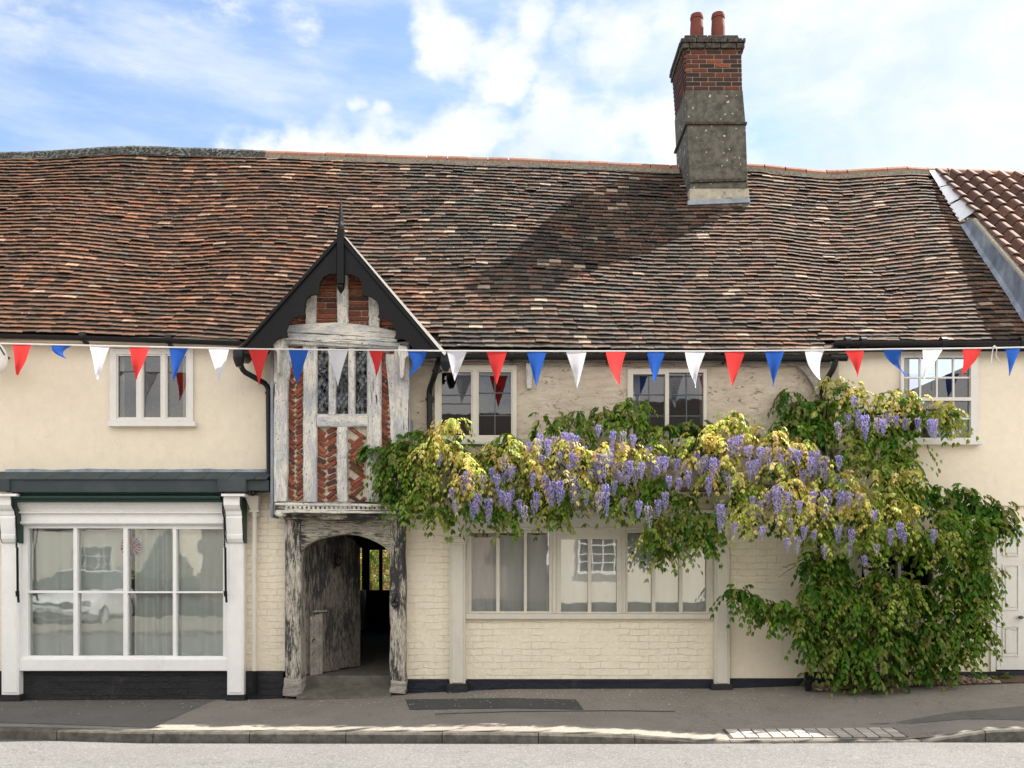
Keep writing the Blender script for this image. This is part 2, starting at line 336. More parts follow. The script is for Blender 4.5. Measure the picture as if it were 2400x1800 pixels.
m, q = newmat('mineral_felt'); n = q.noise(q.pos, 160, 3); b = q.noise(q.pos, 4, 5); c = q.mix(n, (.026,.036,.040), (.065,.080,.084)); c = q.mix(q.map(b,.45,.7,0,.5), c, (.09,.10,.105)); M['felt'] = finish(m, q, c, .9, n, .4, .003)
m, q = newmat('pantile_clay'); n = q.noise(q.pos, 20, 6, .7); c = q.ramp(q.isl, [(0,(.10,.050,.037)),(.5,(.15,.072,.050)),(1,(.20,.10,.068))]); c = q.mix(q.map(n,.42,.62,0,.75), c, (.06,.045,.035)); c = q.mix(q.map(n,.62,.7,0,.5), c, (.35,.30,.24)); M['pantile'] = finish(m, q, c, .8, n, .5, .01)
# glass: thin sheet, old and wavy
def glass(name, refl=.16, tint=(.75,.82,.80), wav=.35, sc=3.0):
    m, q = newmat(name)
    n = q.noise(q.pos, sc, 2, .4); bn = q.new('ShaderNodeBump', Strength=wav, Distance=.02, Height=n)
    fr = q.new('ShaderNodeFresnel', IOR=1.5); f = q.math('ADD', fr.outputs[0], refl, clamp=True)
    t = q.new('ShaderNodeBsdfTransparent', Color=(*tint,1)); gl = q.new('ShaderNodeBsdfGlossy', Roughness=.015, Color=(.95,.97,1,1)); q.l.new(bn.outputs[0], gl.inputs['Normal'])
    mx = q.new('ShaderNodeMixShader', i0=f, i1=t.outputs[0], i2=gl.outputs[0]); q.new('ShaderNodeOutputMaterial', Surface=mx.outputs[0]); return m
M['glass'] = glass('old_window_glass', .05, (.84,.88,.88), .06)
M['glass_wide'] = glass('wide_window_glass', .20, (.94,.95,.94), .05, 2.5)
M['glass_shop'] = glass('shop_glass', .10, (.92,.96,.94), .07, 3.0)
M['glass_lead'] = glass('leaded_glass', .03, (.4,.5,.48), .05, 12)
def cloth(name, col, tr=.4, alpha=0.0):
    m, q = newmat(name); n = q.noise(q.pos, 60, 3); c = q.mix(n, tuple(x*.93 for x in col), col)
    a = q.new('ShaderNodeBsdfDiffuse', Color=c); b = q.new('ShaderNodeBsdfTranslucent', Color=c); mx = q.new('ShaderNodeMixShader', i0=tr, i1=a.outputs[0], i2=b.outputs[0])
    out = mx.outputs[0]
    if alpha:
        t = q.new('ShaderNodeBsdfTransparent', Color=(1,1,1,1)); out = q.new('ShaderNodeMixShader', i0=alpha, i1=out, i2=t.outputs[0]).outputs[0]
    q.new('ShaderNodeOutputMaterial', Surface=out); return m
M['net'] = cloth('net_curtain', (.90,.93,.90), .25, .06)
M['curtain'] = cloth('cream_curtain', (.62,.58,.46), .3)
M['flag_red'] = cloth('red_flag_cloth', (.80,.065,.065), .55)
M['flag_blue'] = cloth('blue_flag_cloth', (.035,.125,.52), .55)
M['flag_white'] = cloth('white_flag_cloth', (.85,.86,.93), .55)
M['tape'] = cloth('white_tape', (.85,.85,.85), .3)
# leaves: colour carried by the plant itself
m, q = newmat('wisteria_leaf'); at = q.new('ShaderNodeAttribute', dict(attribute_name='leafcol'))
a = q.new('ShaderNodeBsdfPrincipled', Base_Color=at.outputs[0], Roughness=.5); a.inputs['Specular IOR Level'].default_value = .35
b = q.new('ShaderNodeBsdfTranslucent', Color=q.mix(1.0, at.outputs[0], (1.25,1.25,.75), 'MULTIPLY')); mx = q.new('ShaderNodeMixShader', i0=.48, i1=a.outputs[0], i2=b.outputs[0])
q.new('ShaderNodeOutputMaterial', Surface=mx.outputs[0]); M['leaf'] = m
def petal(name, c0, c1):
    m, q = newmat(name); c = q.ramp(q.isl, [(0,c0),(1,c1)])
    a = q.new('ShaderNodeBsdfDiffuse', Color=c); b = q.new('ShaderNodeBsdfTranslucent', Color=c); mx = q.new('ShaderNodeMixShader', i0=.4, i1=a.outputs[0], i2=b.outputs[0]); q.new('ShaderNodeOutputMaterial', Surface=mx.outputs[0]); return m
M['petal'] = petal('lilac_petals', (.24,.19,.60), (.82,.77,1.0))
M['petal_pale'] = petal('faded_petals', (.42,.34,.62), (.84,.80,.84))
m, q = newmat('bark'); n = q.noise(scl(q,q.pos,(1,1,.3)), 30, 6); c = q.mix(n, (.035,.028,.02), (.14,.11,.08)); M['bark'] = finish(m, q, c, .9, n, .8, .01)
# ground
def tarmac(name, a, b, sc=150, speck=.72, speckc=(.5,.48,.44), bs=.5):
    m, q = newmat(name); v = q.new('ShaderNodeTexVoronoi', Vector=q.pos, Scale=sc); n = q.noise(q.pos, 1.1, 6, .6); f = q.noise(q.pos, 90, 3, .7)
    c = q.mix(q.map(n,.3,.7), a, b); c = q.mix(q.map(f,.35,.65,.45,0), c, tuple(x*.35 for x in a)); c = q.mix(q.map(v.outputs['Color'], speck, 1.0, 0, .7), c, speckc)
    hair = q.math('ABSOLUTE', q.math('SUBTRACT', q.noise(q.pos, .9, 8, .62, .3), .5)); c = q.mix(q.map(hair, .0, .0035, .75, 0), c, tuple(x*.3 for x in a))
    gum = q.new('ShaderNodeTexVoronoi', Vector=q.pos, Scale=5.0); c = q.mix(q.map(gum.outputs['Distance'], .07, .10, .35, 0), c, (.30,.29,.27))
    st = q.map(q.noise(q.pos, 5.5, 4, .6), .62, .72, 0, .35, smooth=True); c = q.mix(st, c, tuple(x*.5 for x in a))
    return finish(m, q, c, .9, f, bs, .006, .2)
M['road'] = tarmac('worn_road_surface', (.142,.143,.141), (.178,.178,.175), 90, .6, (.32,.32,.31))
M['pavement'] = tarmac('footway_tarmac', (.24,.218,.19), (.33,.30,.262), 150, .70, (.42,.38,.33))
M['tarmac_dark'] = tarmac('dark_tarmac', (.145,.138,.128), (.19,.18,.166), 150, .75, (.3,.28,.26))
M['patch'] = tarmac('patch_tarmac', (.080,.080,.078), (.105,.105,.10), 150, .85, (.2,.2,.2))
m, q = newmat('kerb_stone'); n = q.noise(q.pos, 12, 7, .7); c = q.mix(q.map(n,.35,.65), (.06,.057,.048), (.145,.135,.115)); c = q.mix(q.map(n,.68,.74), c, (.17,.165,.08)); M['kerb'] = finish(m, q, c, .9, n, .6, .01)
m, q = newmat('pale_pavers'); n = q.noise(q.pos, 12, 7, .7); c = q.ramp(q.isl, [(0,(.36,.33,.29)),(1,(.52,.48,.43))]); c = q.mix(q.map(n,.35,.5,.4,0), c, (.22,.19,.16)); M['paver'] = finish(m, q, c, .9, n, .5, .006)
m, q = newmat('worn_step'); n = q.noise(q.pos, 8, 7, .7); c = q.mix(q.map(n,.35,.65), (.085,.080,.065), (.15,.14,.115)); M['step'] = finish(m, q, c, .85, n, .4, .01)
m, q = newmat('cobble'); n = q.noise(q.pos, 20, 4); c = q.ramp(q.isl, [(0,(.14,.10,.075)),(1,(.32,.25,.19))]); M['cobble'] = finish(m, q, c, .8, n, .3, .01)
m, q = newmat('soil'); n = q.noise(q.pos, 30, 6, .7); c = q.mix(n, (.05,.035,.025), (.17,.11,.08)); M['soil'] = finish(m, q, c, .95, n, .8, .02)
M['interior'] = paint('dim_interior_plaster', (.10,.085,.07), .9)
M['dark_wood'] = paint('dark_joinery', (.020,.014,.010), .5)
M['ground'] = tarmac('verge_ground', (.10,.11,.06), (.16,.15,.09), 8)

# ------------------------------------------------------------------ ground, road, pavement
def interp(tab, x):
    if x <= tab[0][0]: return tab[0][1]
    for (a, b), (c, d) in zip(tab, tab[1:]):
        if x <= c: return b + (d-b)*(x-a)/(c-a)
    return tab[-1][1]
KY = -2.36
WALLG = [(-14,-.10),(X(0,0),-.062),(X(200,0),-.058),(X(600,0),-.045),(X(800,0),-.005),(X(1000,0),.04),(X(1200,0),.085),(X(1700,0),.095),(X(1900,0),.13),(X(2400,0),.24),(14,.32)]
def roadz(x, y):
    e = interp([(-14,-.07),(X(0,KY),-.067),(X(325,KY),-.105),(X(1600,KY),-.113),(X(2400,KY),-.095),(14,-.11)], x)
    return e + min(.05, max(0, (KY - y))*.022)
KH = [(-14,.085),(X(0,KY),.092),(X(325,KY),.098),(X(1200,KY),.093),(X(1480,KY),.069),(X(1690,KY),.010),(X(2165,KY),.010),(X(2330,KY),.112),(14,.12)]
def kerbz(x): return roadz(x, KY) + interp(KH, x)
def pavez(x, y):
    t = min(1, max(0, (y - KY)/(0 - KY)))
    a = kerbz(x); b = interp(WALLG, x)
    return a + (b-a)*(t**1.15)
def sheet(f, xs, ys):
    mb = MB(); nx, ny = len(xs), len(ys)
    mb.add([(x, y, f(x, y)) for y in ys for x in xs], [(j*nx+i, j*nx+i+1, (j+1)*nx+i+1, (j+1)*nx+i) for j in range(ny-1) for i in range(nx-1)])
    return mb
def fr(a, b, n): return [a + (b-a)*i/n for i in range(n+1)]
tag(part('ground', sheet(lambda x, y: -.45, fr(-900,900,2), fr(-900,900,2)), M['ground']), kind='structure')
tag(part('road', sheet(roadz, [-300,-60]+fr(-14,14,56)+[60,300], fr(-9.4, KY, 10)), M['road'], smooth=True), kind='structure')
tag(part('pavement', sheet(lambda x,y: pavez(x,y), [-60]+fr(-14,14,112)+[60], fr(KY+.10, .6, 12)), M['pavement'], smooth=True), kind='structure')
mb = sheet(lambda x, y: roadz(x, -9.4)+.10, [-60,-14,0,14,60], [-14.6,-9.4]); mb.box(-60,60,-9.4,-9.28,-.4,.025)
tag(part('far_pavement', mb, M['pavement']), kind='structure')
# left darker tarmac, patch, seams : sheets 4 mm up
def pixground(px, py):
    Y = -1.5
    for _ in range(30):
        x = X(px, Y); z = pavez(x, Y) if Y > KY else roadz(x, Y)
        Y = (CAMZ - z)*F/(py - HY) + CAMY
    return X(px, Y), Y
def pixquadsheet(pts, n=12, lift=.004):
    c = [pixground(*p) for p in pts]; mb = MB(); vs = []
    for j in range(n+1):
        for i in range(n+1):
            u, v = i/n, j/n
            x = (1-v)*((1-u)*c[0][0]+u*c[1][0]) + v*((1-u)*c[3][0]+u*c[2][0]); y = (1-v)*((1-u)*c[0][1]+u*c[1][1]) + v*((1-u)*c[3][1]+u*c[2][1])
            vs.append((x, y, pavez(x, y)+lift))
    mb.add(vs, [(j*(n+1)+i, j*(n+1)+i+1, (j+1)*(n+1)+i+1, (j+1)*(n+1)+i) for j in range(n) for i in range(n)]); return mb
tag(part('pavement_relaid', pixquadsheet([(-150,1712),(355,1706),(505,1640),(-120,1640)], 30), M['tarmac_dark']), kind='structure')
tag(part('pavement_patch', pixquadsheet([(960,1664),(1368,1664),(1350,1640),(950,1640)], 14), M['patch']), kind='structure')
tag(part('pavement_patch', pixquadsheet([(2030,1697),(2430,1690),(2430,1652),(2260,1668)], 14), M['tarmac_dark']), kind='structure')
# kerb stones
mb = MB(); x = -13.4
while x < 13.4:
    L = .91 if not (X(1600,KY) < x < X(2200,KY)) else .6
    a, b = x+.004, x+L-.004; zs = []
    n = 4; vs = []
    for i in range(n+1):
        xx = a + (b-a)*i/n; zt = kerbz(xx)+.004; zb = roadz(xx, KY) - .06
        vs += [(xx, KY, zb), (xx, KY, zt-.018), (xx, KY+.016, zt), (xx, KY+.13, zt), (xx, KY+.13, zb)]
    fs = [tuple((0,1,2,3,4)), tuple(n*5+k for k in (4,3,2,1,0))]
    for i in range(n):
        for k in range(5): fs.append((i*5+k, (i+1)*5+k, (i+1)*5+(k+1) % 5, i*5+(k+1) % 5))
    mb.add(vs, fs); x += L
tag(part('kerb', mb, M['kerb']), kind='structure')
# pale pavers at the dropped kerb
mb = MB(); A = pixground(1700,1711); B = pixground(2090,1708); Yt, Yb = A[1], KY+.14
x0, x1 = X(1698, Yt), X(2092, Yt); nxp, nyp = 13, 4
for i in range(nxp):
    for j in range(nyp):
        a = x0 + (x1-x0)*i/nxp; b = x0 + (x1-x0)*(i+1)/nxp; c = Yb + (Yt-Yb)*j/nyp; d = Yb + (Yt-Yb)*(j+1)/nyp
        gx, gy = .009, .008; dz = rng.uniform(-.002,.003)
        zs = [pavez(xx, yy)+.012+dz for xx, yy in ((a,c),(b,c),(b,d),(a,d))]
        mb.add([(a+gx,c+gy,zs[0]),(b-gx,c+gy,zs[1]),(b-gx,d-gy,zs[2]),(a+gx,d-gy,zs[3]),(a+gx,c+gy,zs[0]-.04),(b-gx,c+gy,zs[1]-.04),(b-gx,d-gy,zs[2]-.04),(a+gx,d-gy,zs[3]-.04)],
               [(0,1,2,3),(0,4,5,1),(1,5,6,2),(2,6,7,3),(3,7,4,0)])
tag(part('crossing_pavers', mb, M['paver']), kind='structure')
mb = sheet(lambda x,y: pavez(x,y)+.005, fr(x0-.02,x1+.02,16), fr(Yb-.0,Yt+.02,4)); tag(part('paver_bedding', mb, M['patch']), kind='structure')
# drain slot
mb = MB(); xa = pixground(1020,1674)[0]; ya = pixground(1020,1674)[1]; xb, yb = pixground(1582,1668); n = 90
for i in range(n):
    t = i/n; x = xa+(xb-xa)*t; y = ya+(yb-ya)*t; z = pavez(x,y)
    mb.box(x, x+(xb-xa)/n*.55, y-.022, y+.022, z+.0, z+.007)
mb.box(xa, xb, ya-.045, ya-.036, pavez(xa,ya)-.02, pavez(xa,ya)+.008) if False else None
d_ = empty('drain_channel', (xa, ya, pavez(xa,ya)), 'long narrow slotted drain set in the pavement below the wide window', 'drain')
part('grating', mb, M['lead_bars'], d_)
mb = MB(); vs = []
for i in range(31):
    x = xa+(xb-xa)*i/30; y = ya+(yb-ya)*i/30; vs += [(x, y-.02, pavez(x,y)+.0045), (x, y+.02, pavez(x,y)+.0045)]
mb.add(vs, [(2*i, 2*i+2, 2*i+3, 2*i+1) for i in range(30)]); part('slot', mb, M['dark_wood'], d_)

# ------------------------------------------------------------------ the long building
WY = 0.0; JY = -0.09     # lower wall plane, jettied upper wall plane
BX = (X(0,0)-2.6, 6.35)
row = empty('terraced_house', (0, 2.5, 0), 'long cream rendered house row with sagging clay tiled roof and brick chimney', 'house')
def PX(x, Y): return 1200 + x*F/(Y-CAMY)
LP, RP = PX(BX[0],0), PX(BX[1],0)
# holes (px)
W1 = (257,818,452,987); W2 = (1019,856,1211,1033); W3 = (1471,864,1657,1040); W4 = (2116,828,2293,1034)
WG = (1092,1240,1675,1439); WH = (2010,1290,2196,1452); SH = (40,1232,533,1573)
PASS = (668,1185,949,1640)
part('wall', (lambda b: (b.slab((LP-40, 770, 650, 1125), [W1], JY+.03, .25), b)[1])(MB()), M['cream_render'], row, 'smooth cream rendered upper wall beside the porch')
part('wall', (lambda b: (b.slab((950, 812, 1966, 1178), [W2, W3], JY, .25), b)[1])(MB()), M['rough_render'], row, 'rough cracked old render under the eaves')
part('wall', (lambda b: (b.slab((1961, 790, RP+10, 1185), [W4], JY+.05, .25), b)[1])(MB()), M['right_render'], row, 'pale render with combed pargeting panels')
part('wall', (lambda b: (b.slab((1712, 1185, 2322, 1590), [WH], WY-.006, .25), b)[1])(MB()), M['right_render'], row, 'smooth pale lower wall behind the wisteria')
part('wall', (lambda b: (b.slab((LP-40, 1125, 668, 1572), [(LP-39.5,1126,-60,1571), SH], WY, .25), b.slab((949, 1178, 1712, 1598), [WG], WY, .25), b)[2])(MB()), M['cream_brick'], row, 'cream painted brick lower wall')
mb = MB()
mb.box(X(2322,0), BX[1], 0, .2, Z(1250,0), Z(1185,0)); part('wall', mb, M['right_render'], row)
# brick strip above the smooth dado right of the pilaster
mb = MB(); mb.pbox(1712,1186,1905,1390,WY-.012,.005); part('brick_panel', mb, M['cream_brick'], row)
# plinths
mb = MB(); mb.pbox(44,1573,533,1660,-.02,.3); mb.pbox(566,1573,664,1660,-.035,.3); mb.pbox(LP-40,1573,2,1660,-.02,.3); part('plinth', mb, M['black_brick'], row, 'black painted brick plinth under the shop window', bevel=.01)
mb = MB(); mb.pbox(949,1592,1052,1650,-.03,.2); mb.pbox(1093,1592,1672,1640,-.025,.2); mb.pbox(1712,1590,1885,1640,-.03,.2); mb.pbox(1885,1574,2440,1640,-.012,.2); part('plinth', mb, M['navy_brick'], row, 'navy painted brick plinth', bevel=.01)
# back and side walls, upper floor
mb = MB(); xr0, xr1 = X(823, 5.9), X(930, 5.9)
mb.box(BX[0], xr0, 5.85, 6.05, -.3, 4.3); mb.box(xr1, BX[1], 5.85, 6.05, -.3, 4.3); mb.box(xr0, xr1, 5.85, 6.05, 2.05, 4.3)
mb.box(BX[0]-.15, BX[0], .0, 6.0, -.3, 4.3); mb.box(BX[1]-.1, BX[1]+.1, .25, 6.0, -.3, 4.3)
mb.box(BX[0], BX[1], .25, 5.85, 2.5, 2.62)
mb.box(BX[0], X(668,0)-.3, .25, 5.85, -.05, -.01); mb.box(X(949,0)+.1, BX[1], .25, 5.85, .02, .1)
for px_ in (570, 1400, 1960):
    mb.box(X(px_,0), X(px_,0)+.1, .25, 5.8, .1, 4.2)
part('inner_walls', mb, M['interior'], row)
# passage walls
mb = MB(); pxl, pxr = X(668,0)-.12, X(949,0)+.12
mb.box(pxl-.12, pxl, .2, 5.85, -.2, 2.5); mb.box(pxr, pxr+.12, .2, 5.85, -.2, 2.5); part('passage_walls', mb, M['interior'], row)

# ---- roof
RY, EY = 2.8, -0.22
RT = [(X(p,RY), Z(y,RY)) for p, y in [(-300,372),(0,366),(100,366),(200,358),(300,352),(450,357),(640,364),(900,373),(1200,381),(1400,389),(1560,398),(1700,396),(1760,393),(1820,400),(1870,405),(1950,411),(2050,404),(2130,400),(2180,404),(2400,412),(2600,415)]]
ET = [(X(p,EY), Z(y,EY)) for p, y in [(-300,776),(0,784),(150,785),(300,791),(450,795),(560,803),(700,812),(1000,818),(1500,822),(1940,824),(2200,822),(2400,822),(2600,822)]]
slope = math.atan2(3.3, 3.18); NRM = Vector((0, -math.sin(slope), math.cos(slope)))
def roofpt(x, t, lift=0.0):
    ez, rz = interp(ET, x), interp(RT, x)
    y = EY + (RY-EY)*t; z = ez + (rz-ez)*t
    b = 4*t*(1-t)
    d = b*(.032*math.sin(x*.9+1.0+2.2*t) + .012*math.sin(x*2.1+4*t) - .05*math.exp(-((x+4.9)/1.0)**2) + .03*math.exp(-((x+3.4)/.8)**2) - .10*math.exp(-((x-4.6)/.9)**2)*t) - .05*b
    d += .012*noise.noise(Vector((x*1.3, t*5, 0))) * min(1, 6*t+.3)
    return Vector((x, y, z)) + NRM*(d+lift)
NC = 49
def plain_tiles(f, xa, xb, r0, r1, seed, keep=None, w=.165):
    r = random.Random(seed); mb = MB()
    for i in range(r0, r1):
        x = xa + (i % 2)*w/2 + r.uniform(-.02,.02)
        ph = r.uniform(0, 6)
        while x < xb:
            ww = w*r.uniform(.93,1.05); x0, x1 = x, min(x+ww-.004, xb); x += ww
            if x1-x0 < .03: continue
            if keep and not keep((x0+x1)/2, i): continue
            t0 = (i + r.gauss(0,.014) + .12*math.sin(x*.8+ph)*.5)/NC; t1 = min(1.0, (i+1.7)/NC)
            th = .010; l0 = .042 + r.gauss(0,.0025) + (r.random() < .04)*.010; tw = r.gauss(0,.002); skew = r.gauss(0,.0006)
            a = f(x0, t0-skew, l0-tw); b = f(x1, t0+skew, l0+tw); c = f(x1, t1, .0); d = f(x0, t1, .0)
            mm = (a+b)/2 + NRM*r.uniform(.0,.005)
            dn = NRM*th
            mb.add([a, mm, b, c, d, a-dn, mm-dn, b-dn, c-dn, d-dn], [(0,1,4),(1,3,4),(1,2,3),(0,5,6,1),(1,6,7,2),(2,7,8,3),(4,9,5,0)])
    return mb
XS = X(1953, EY)
roof = part('roof', plain_tiles(roofpt, BX[0]-.1, 6.5, 0, NC, 11, keep=lambda x, i: (x < XS or i >= 2) and not (x > 6.27) and not (X(598,EY) < x < X(1015,EY) and i < 3)), M['tiles'], row)
# roof deck below the tiles, rear slope
mb = MB(); xs = fr(BX[0], 6.45, 80); ts = fr(0, 1, 12)
vs = [roofpt(x, t, -.01) for t in ts for x in xs]; n = len(xs)
mb.add(vs, [(j*n+i, j*n+i+1, (j+1)*n+i+1, (j+1)*n+i) for j in range(12) for i in range(n-1)]); part('roof_deck', mb, M['dark_wood'], roof)
mb = MB(); vs = [(x, RY + t*3.35, interp(RT, x) - t*3.45 - .03) for t in (0, 1) for x in xs]
mb.add(vs, [(i+1, i, n+i, n+i+1) for i in range(n-1)]); part('rear_slope', mb, M['tiles'], roof)
# left gable end of the roof
# ridge
def ridge_tiles(xa, xb, seed, L=.305):
    r = random.Random(seed); mb = MB(); x = xa
    while x < xb:
        x1 = min(x+L-.012, xb); ra = .088; segs = 7; vs = []
        dz0 = r.uniform(-.004,.006)
        for xx in (x, x1):
            z = interp(RT, xx) - .025 + dz0
            for rr in (ra, ra-.018):
                for k in range(segs+1):
                    a = math.pi*(k/segs)*1.06 - .09; vs.append((xx, RY - math.cos(a)*rr*1.05, z + math.sin(a)*rr))
        m = segs+1; fs = []
        for k in range(segs): fs += [(k, k+1, 2*m+k+1, 2*m+k), (m+k, 3*m+k, 3*m+k+1, m+k+1), (k, m+k, m+k+1, k+1), (2*m+k, 2*m+k+1, 3*m+k+1, 3*m+k)]
        fs += [(0, 2*m, 3*m, m), (m-1, 2*m-1, 4*m-1, 3*m-1)]
        mb.add(vs, fs); x += L*r.uniform(.97,1.03)
    return mb
part('ridge_tiles', ridge_tiles(BX[0], X(626,RY), 3), M['ridge_old'], roof, 'dark lichened ridge tiles', smooth=False)
part('ridge_tiles', ridge_tiles(X(626,RY), X(1586,RY), 4), M['ridge_clay'], roof, 'orange clay ridge tiles')
part('ridge_tiles', ridge_tiles(X(1742,RY), 9.2, 5), M['ridge_clay'], roof, 'weathered clay ridge tiles right of the chimney')
def ridge_mortar(xa, xb):
    mb = MB(); xs = fr(xa, xb, int((xb-xa)/.12)); vs = []; n = len(xs)
    for x in xs:
        z = interp(RT, x); j = .012*noise.noise(Vector((x*9,0,3)))
        for y_, z_ in ((RY-.125+j, z-.105+j), (RY-.095, z-.03), (RY+.0, z+.035), (RY+.095, z-.03), (RY+.125, z-.105)): vs.append((x, y_, z_))
    mb.add(vs, [(i*5+k, (i+1)*5+k, (i+1)*5+k+1, i*5+k+1) for i in range(n-1) for k in range(4)]); return mb
part('ridge_mortar', ridge_mortar(BX[0], X(626,RY)), M['ridge_old'], roof)
part('ridge_mortar', ridge_mortar(X(626,RY), X(1590,RY)), M['mortar_dark'], roof)
part('ridge_mortar', ridge_mortar(X(1745,RY), 6.6), M['mortar_dark'], roof)
# eave boards and tilting fillets
mb = MB(); mb.pbox(LP, 790, 560, 799, -.20, .1)
part('eaves_board', mb, M['cream_render'], row)
mb = MB()
mb.prism([(1038,828),(1958,832),(1958,842),(1038,838)], -.19, .2); mb.prism([(1962,800),(2460,797),(2460,806),(1962,809)], -.18, .18)
part('fascia_board', mb, M['black_paint'], row)
mb = MB()
mb.prism([(960,848),(1950,852),(1950,860),(960,857)], JY-.02, .1)
part('wall_plate', mb, M['timber_grey'], row)
# gutters
def gutter(pts, r=.055, joints=()):
    mb = MB(); n = 8; vs = []
    for p in pts:
        for rr in (r, r-.008):
            for k in range(n+1):
                a = math.pi + math.pi*k/n; vs.append((p.x, p.y + math.cos(a)*rr, p.z + math.sin(a)*rr))
    m = 2*(n+1); fs = []
    for i in range(len(pts)-1):
        o = i*m
        for k in range(n): fs += [(o+k, o+k+1, o+m+k+1, o+m+k), (o+n+1+k, o+m+n+1+k, o+m+n+2+k, o+n+2+k)]
        fs += [(o, o+m, o+m+n+1, o+n+1), (o+n, o+2*n+1, o+m+2*n+1, o+m+n)]
    for o in (0, (len(pts)-1)*m):
        for k in range(n): fs.append((o+k, o+k+1, o+n+2+k, o+n+1+k))
    mb.add(vs, fs)
    for jx, jz in joints:
        mb.tube([Vector((jx-.03, pts[0].y, jz)), Vector((jx+.03, pts[0].y, jz))], r*1.12, 12)
        mb.box(jx-.008, jx+.008, pts[0].y, pts[0].y+.14, jz-r-.03, jz-r+.012)
    return mb
GY = -.27
part('gutter', gutter([P(LP-20,779,GY), P(0,784,GY), P(195,789,GY), P(395,795,GY), P(570,802,GY)], .05, [(X(p,GY), Z(y,GY)) for p, y in ((195,789),(395,795))]), M['black_plastic'], row, 'black gutter left of the porch')
part('gutter', gutter([P(1045,832,GY), P(1500,834,GY), P(1945,838,GY)], .058, [(X(p,GY), Z(833,GY)) for p in (1200,1425,1700)]), M['black_plastic'], row, 'black gutter over the wisteria')
part('gutter', gutter([P(1952,802,-.25), P(2200,801,-.25), P(2460,801,-.25)], .055, [(X(p,-.25), Z(802,-.25)) for p in (1985,2022,2210,2395)]), M['black_plastic'], row, 'black gutter over the right part')
def smoothpath(pts, n=5):
    out = []
    for i in range(len(pts)-1):
        p0, p1, p2, p3 = pts[max(i-1,0)], pts[i], pts[i+1], pts[min(i+2,len(pts)-1)]
        for k in range(n):
            t = k/n; out.append(.5*((2*p1)+(p2-p0)*t+(2*p0-5*p1+4*p2-p3)*t*t+(3*p1-p0-3*p2+p3)*t**3))
    out.append(pts[-1]); return out
def corner(pts, r=.05):   # polyline with small rounded corners
    out = [pts[0]]
    for a, b, c in zip(pts, pts[1:], pts[2:]):
        u = (a-b).normalized()*r; v = (c-b).normalized()*r; out += [b+u, b+u*.35+v*.35, b+v]
    return out + [pts[-1]]
def downpipe(pts, r, mat, label, parent=row, collars=(), extra=None):
    mb = MB(); mb.tube(corner(pts), r, 12)
    for c in collars: mb.tube([c-Vector((0,0,.03)), c+Vector((0,0,.03))], r*1.22, 12); mb.box(c.x-r*1.7, c.x+r*1.7, c.y+r*.6, c.y+r*1.2, c.z-.015, c.z+.015)
    if extra: extra(mb)
    return part('downpipe', mb, mat, parent, label, smooth=False)
downpipe([P(563,838,-.36), P(566,868,-.36), P(629,903,-.15), P(631,1128,-.15), P(590,1158,-.3)], .032, M['black_plastic'], 'black downpipe left of the porch', collars=[P(631,920,-.15)], extra=lambda mb: mb.lathe(P(563,850,-.36), [(.03,-.03),(.045,0),(.055,.07),(.055,.10)], 12))
downpipe([P(1030,838,-.42), P(1022,870,-.40), P(1006,915,-.14), P(1009,1120,-.14)], .034, M['black_plastic'], 'black downpipe right of the porch', collars=[P(1024,868,-.40), P(1008,935,-.14)])
downpipe([P(1958,838,-.27), P(1958,856,-.27), P(1929,905,-.13), P(1926,1560,-.13)], .034, M['black_plastic'], 'black downpipe down behind the wisteria', extra=lambda mb: mb.tube([P(1945,838,-.27), P(1985,838,-.27)], .045, 12))
# curved timber bracket and stub under the eaves
mb = MB(); mb.prism([(1233,850),(1249,850),(1247,905),(1243,911),(1235,911)], JY-.09, .1); part('eaves_bracket', mb, M['timber_v'], row, bevel=.006)
mb = MB(); pr = [(1868,856),(1890,856),(1905,875),(1917,895),(1921,925),(1914,925),(1906,902),(1892,880)]; mb.prism(pr, JY-.10, .08); part('eaves_bracket', mb, M['timber_grey'], row, 'curved timber bracket', bevel=.006)

# chimney
cy0, cy1 = 2.13, 3.03
def ck(py, l, r): return (X(l,cy0), X(r,cy0), Z(py,cy0))
def ring(l): return l
mb = MB()
st = [ck(520,1619,1756), ck(470,1619,1755), ck(442,1618,1753), ck(292,1611,1748), ck(211,1607,1741)]
def frust(mb, a, b, g0=0, g1=0, dy=0):
    (xa0,xa1,za),(xb0,xb1,zb) = a, b
    mb.add([(xa0-g0,cy0-g0,za),(xa1+g0,cy0-g0,za),(xa1+g0,cy1+g0,za),(xa0-g0,cy1+g0,za),(xb0-g1,cy0-g1,zb),(xb1+g1,cy0-g1,zb),(xb1+g1,cy1+g1,zb),(xb0-g1,cy1+g1,zb)],
           [(0,3,2,1),(4,5,6,7),(0,1,5,4),(1,2,6,5),(2,3,7,6),(3,0,4,7)])
frust(mb, st[2], st[3]); frust(mb, (st[3][0], st[3][1], st[3][2]+.0005), st[4])
ch = part('chimney', mb, M['chimney_render'], row, bevel=.008)
mb = MB(); frust(mb, st[0], (st[2][0], st[2][1], st[2][2]-.002), .012, .012); part('mortar_skirt', mb, M['skirt'], ch, bevel=.01)
mb = MB()
